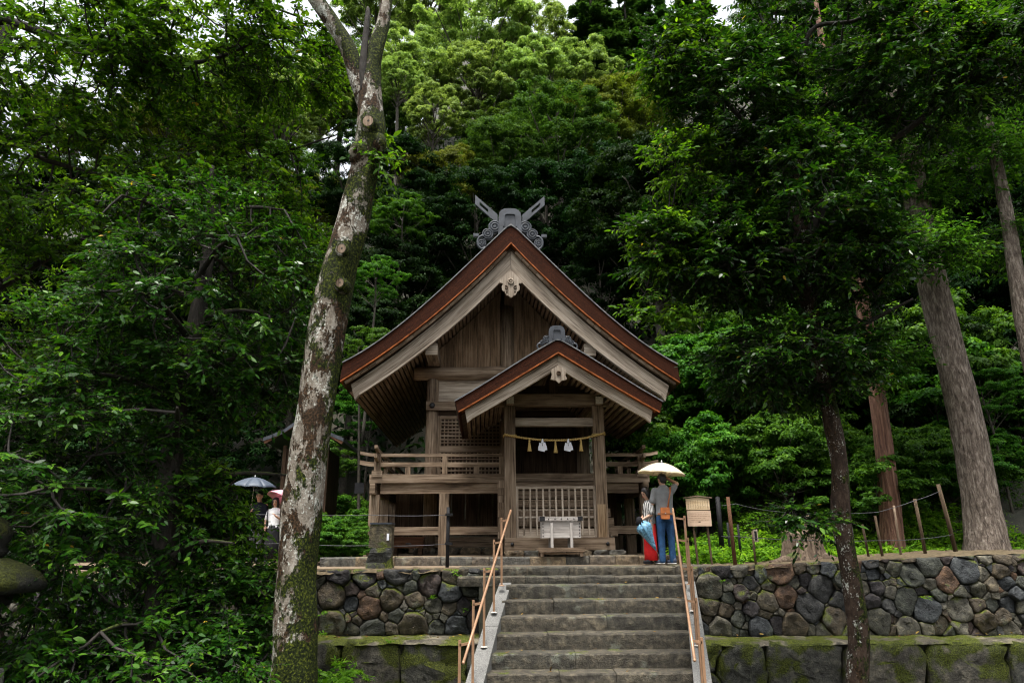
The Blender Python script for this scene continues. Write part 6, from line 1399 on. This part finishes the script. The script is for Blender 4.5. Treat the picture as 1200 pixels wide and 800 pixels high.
# her folded umbrella, tip down
fu = empty('folded_umbrella', wom.location + Vector((-.20, -.16, .80))); tag(fu, 'folded blue patterned umbrella held tip down by the person in red', 'umbrella')
ax = Vector((.30, -.02, -.62)).normalized(); x_ = ax.cross(Vector((0, 1, 0))).normalized(); y_ = ax.cross(x_); rings = []
for t, r in ((.0, .05), (.06, .12), (.10, .135), (.22, .105), (.38, .065), (.52, .03), (.60, .012)):
    rings.append([ax * (t + (.03 * (k % 3) if t < .12 else 0)) + (x_ * cos(2 * pi * k / 24) + y_ * sin(2 * pi * k / 24)) * r * (1 + .22 * sin(k * 2 * pi / 3)) for k in range(24)])
part('canopy', MB().rings(rings), M['u_blue'], fu); part('shaft', MB().tube([ax * -.08, ax * .66], [.006, .005], 6), M['steel'], fu); part('handle', MB().tube([ax * -.10, ax * .03], .024, 8), M['blackcloth'], fu); part('cover', MB().ell(ax * .0 + Vector((-.03, -.01, .0)), (.07, .06, .10), 10, 7), M['blackcloth'], fu)

# the two on the left, half hidden by leaves
def walker(label, px, Y, hgt, f, hair_long, top, bottom, kind):
    k = hgt / 1.70; p = at(px, 640, Y); r = empty('person', (p.x, Y, -.008)); tag(r, label, 'person'); c = Vector((0, -.02, 1.56 * k)); bd = MB(); head(bd, c, f, k); limb(bd, [(0, 0, 1.34 * k), (0, -.005, 1.47 * k)], [.055 * k, .05 * k]); limb(bd, [(0, 0, .92 * k), (0, 0, 1.1 * k), (0, 0, 1.24 * k)], [.09 * k] * 3)
    for s in (-1, 1):
        if s == kind:   # the arm that holds the umbrella
            limb(bd, [(s * .17 * k, 0, 1.33 * k), (s * .22 * k, -.03, 1.08 * k), (s * .10 * k, -.20, 1.18 * k)], [.05 * k, .042 * k, .03 * k]); hand(bd, (s * .10 * k, -.20, 1.18 * k), (-s * .3, -.5, .5), (-s, 0, 0), .9 * k, .9)
        else:
            limb(bd, [(s * .17 * k, 0, 1.33 * k), (s * .225 * k, .0, 1.07 * k), (s * .22 * k, -.05, .82 * k)], [.05 * k, .042 * k, .03 * k]); hand(bd, (s * .22 * k, -.05, .82 * k), (0, -.1, -1), (-s, 0, 0), .9 * k, .35)
        limb(bd, [(s * .085 * k, 0, .9 * k), (s * .09 * k, -.01, .48 * k), (s * .09 * k, 0, .08 * k)], [.08 * k, .055 * k, .04 * k])
    solid('body', bd, M['skin'], r, .018, 2); face(r, c, f, k); hair(r, c, f, k, hair_long)
    sh = MB(); sh.rings([[(rx * k * cos(a), ry * k * sin(a), z * k) for a in np.linspace(0, 2 * pi, 20, endpoint=False)] for z, rx, ry in ((.86, .17, .12), (1.0, .16, .115), (1.18, .17, .12), (1.3, .175, .115), (1.37, .14, .09), (1.42, .07, .06))])
    for s in (-1, 1): limb(sh, [(s * .155 * k, 0, 1.31 * k), (s * .21 * k, 0, 1.13 * k)], [.07 * k, .062 * k])
    solid('shirt', sh, M[top], r, .020, 2); tr = MB()
    if bottom == 'skirt':
        tr.rings([[(q * k * (1 + .05 * sin(a * 8)) * cos(a), q * .8 * k * (1 + .05 * sin(a * 8)) * sin(a), z * k) for a in np.linspace(0, 2 * pi, 32, endpoint=False)] for z, q in ((.12, .23), (.5, .20), (.8, .175), (.95, .15))]); tr.build('skirt', M['blackcloth'], r)
    else:
        tr.ell((0, 0, .88 * k), (.165 * k, .12 * k, .13 * k))
        for s in (-1, 1): limb(tr, [(s * .085 * k, 0, .85 * k), (s * .09 * k, -.01, .48 * k), (s * .09 * k, 0, .07 * k)], [.092 * k, .07 * k, .06 * k])
        solid('trousers', tr, M[bottom], r, .020, 2)
    shoes(r, [(-.09 * k, .0, 0), (.09 * k, 0, 0)], (f[0], f[1], 0), 'blackcloth'); return r, k
w1, k1 = walker('person in dark shirt and grey trousers under a slate umbrella, behind leaves', 299, 17.2, 1.72, (.05, -1, 0), 0, 'navy', 'greycloth', -1)
umbrella('open slate grey umbrella over the person in dark shirt at left', w1.location + Vector((-.10, -.18, 2.02)), .55, .23, (R(4), R(3), 0), 'u_slate', .80)
w2, k2 = walker('person in white shirt and long black skirt beside the leaning trunk', 319, 17.0, 1.55, (-.05, -1, -.05), .07, 'whitecloth', 'skirt', 1)
jk = MB()
for s in (-1, 1): jk.rings([[(s * x, y, z) for x, y in ((.17, -.07), (.19, .06), (.10, .12), (.09, .105), (.165, .05), (.15, -.075))] for z in (.85, 1.0, 1.15, 1.24)], True, False)
jk.build('open_jacket', M['navy'], w2)
umbrella('open pink umbrella behind the person in white, half hidden by the trunk', w2.location + Vector((.26, .18, 1.66)), .48, .26, (R(-18), R(22), 0), 'u_pink', .62)

# fallen leaves on the steps and ledges
g = np.random.default_rng(44); n = 46; pts = []
for k in range(n):
    i = g.integers(0, 7); yf = 12.2 - i * T; a, b = stair_x(yf); pts.append((g.uniform(a, b), yf + g.uniform(.05, .3), -0.265 - i * RS + .012))
for k in range(24): pts.append((g.uniform(3.2, 9), g.uniform(12.2, 12.7), -1.12)); pts.append((g.uniform(-3.5, -.5), g.uniform(12.2, 12.7), -1.07))
P = np.array(pts); n = len(P); M['leaf_litter'] = leafmat('fallen_leaf', (0.05, 0.03, 0.012), (0.16, 0.085, 0.02), (0.30, 0.20, 0.04), .7, .2, .2)
tag(link_mesh('fallen_leaves', leaf_mesh('fallen_leaves', P, unit(np.stack([g.normal(size=n), g.normal(size=n), g.uniform(0, .3, n)], 1)), unit(UP + g.normal(size=(n, 3)) * .3), g.uniform(.05, .09, n), g.uniform(.025, .045, n), g.random(n), True), M['leaf_litter']), 'scattered fallen leaves on the steps and ledges', kind='stuff')
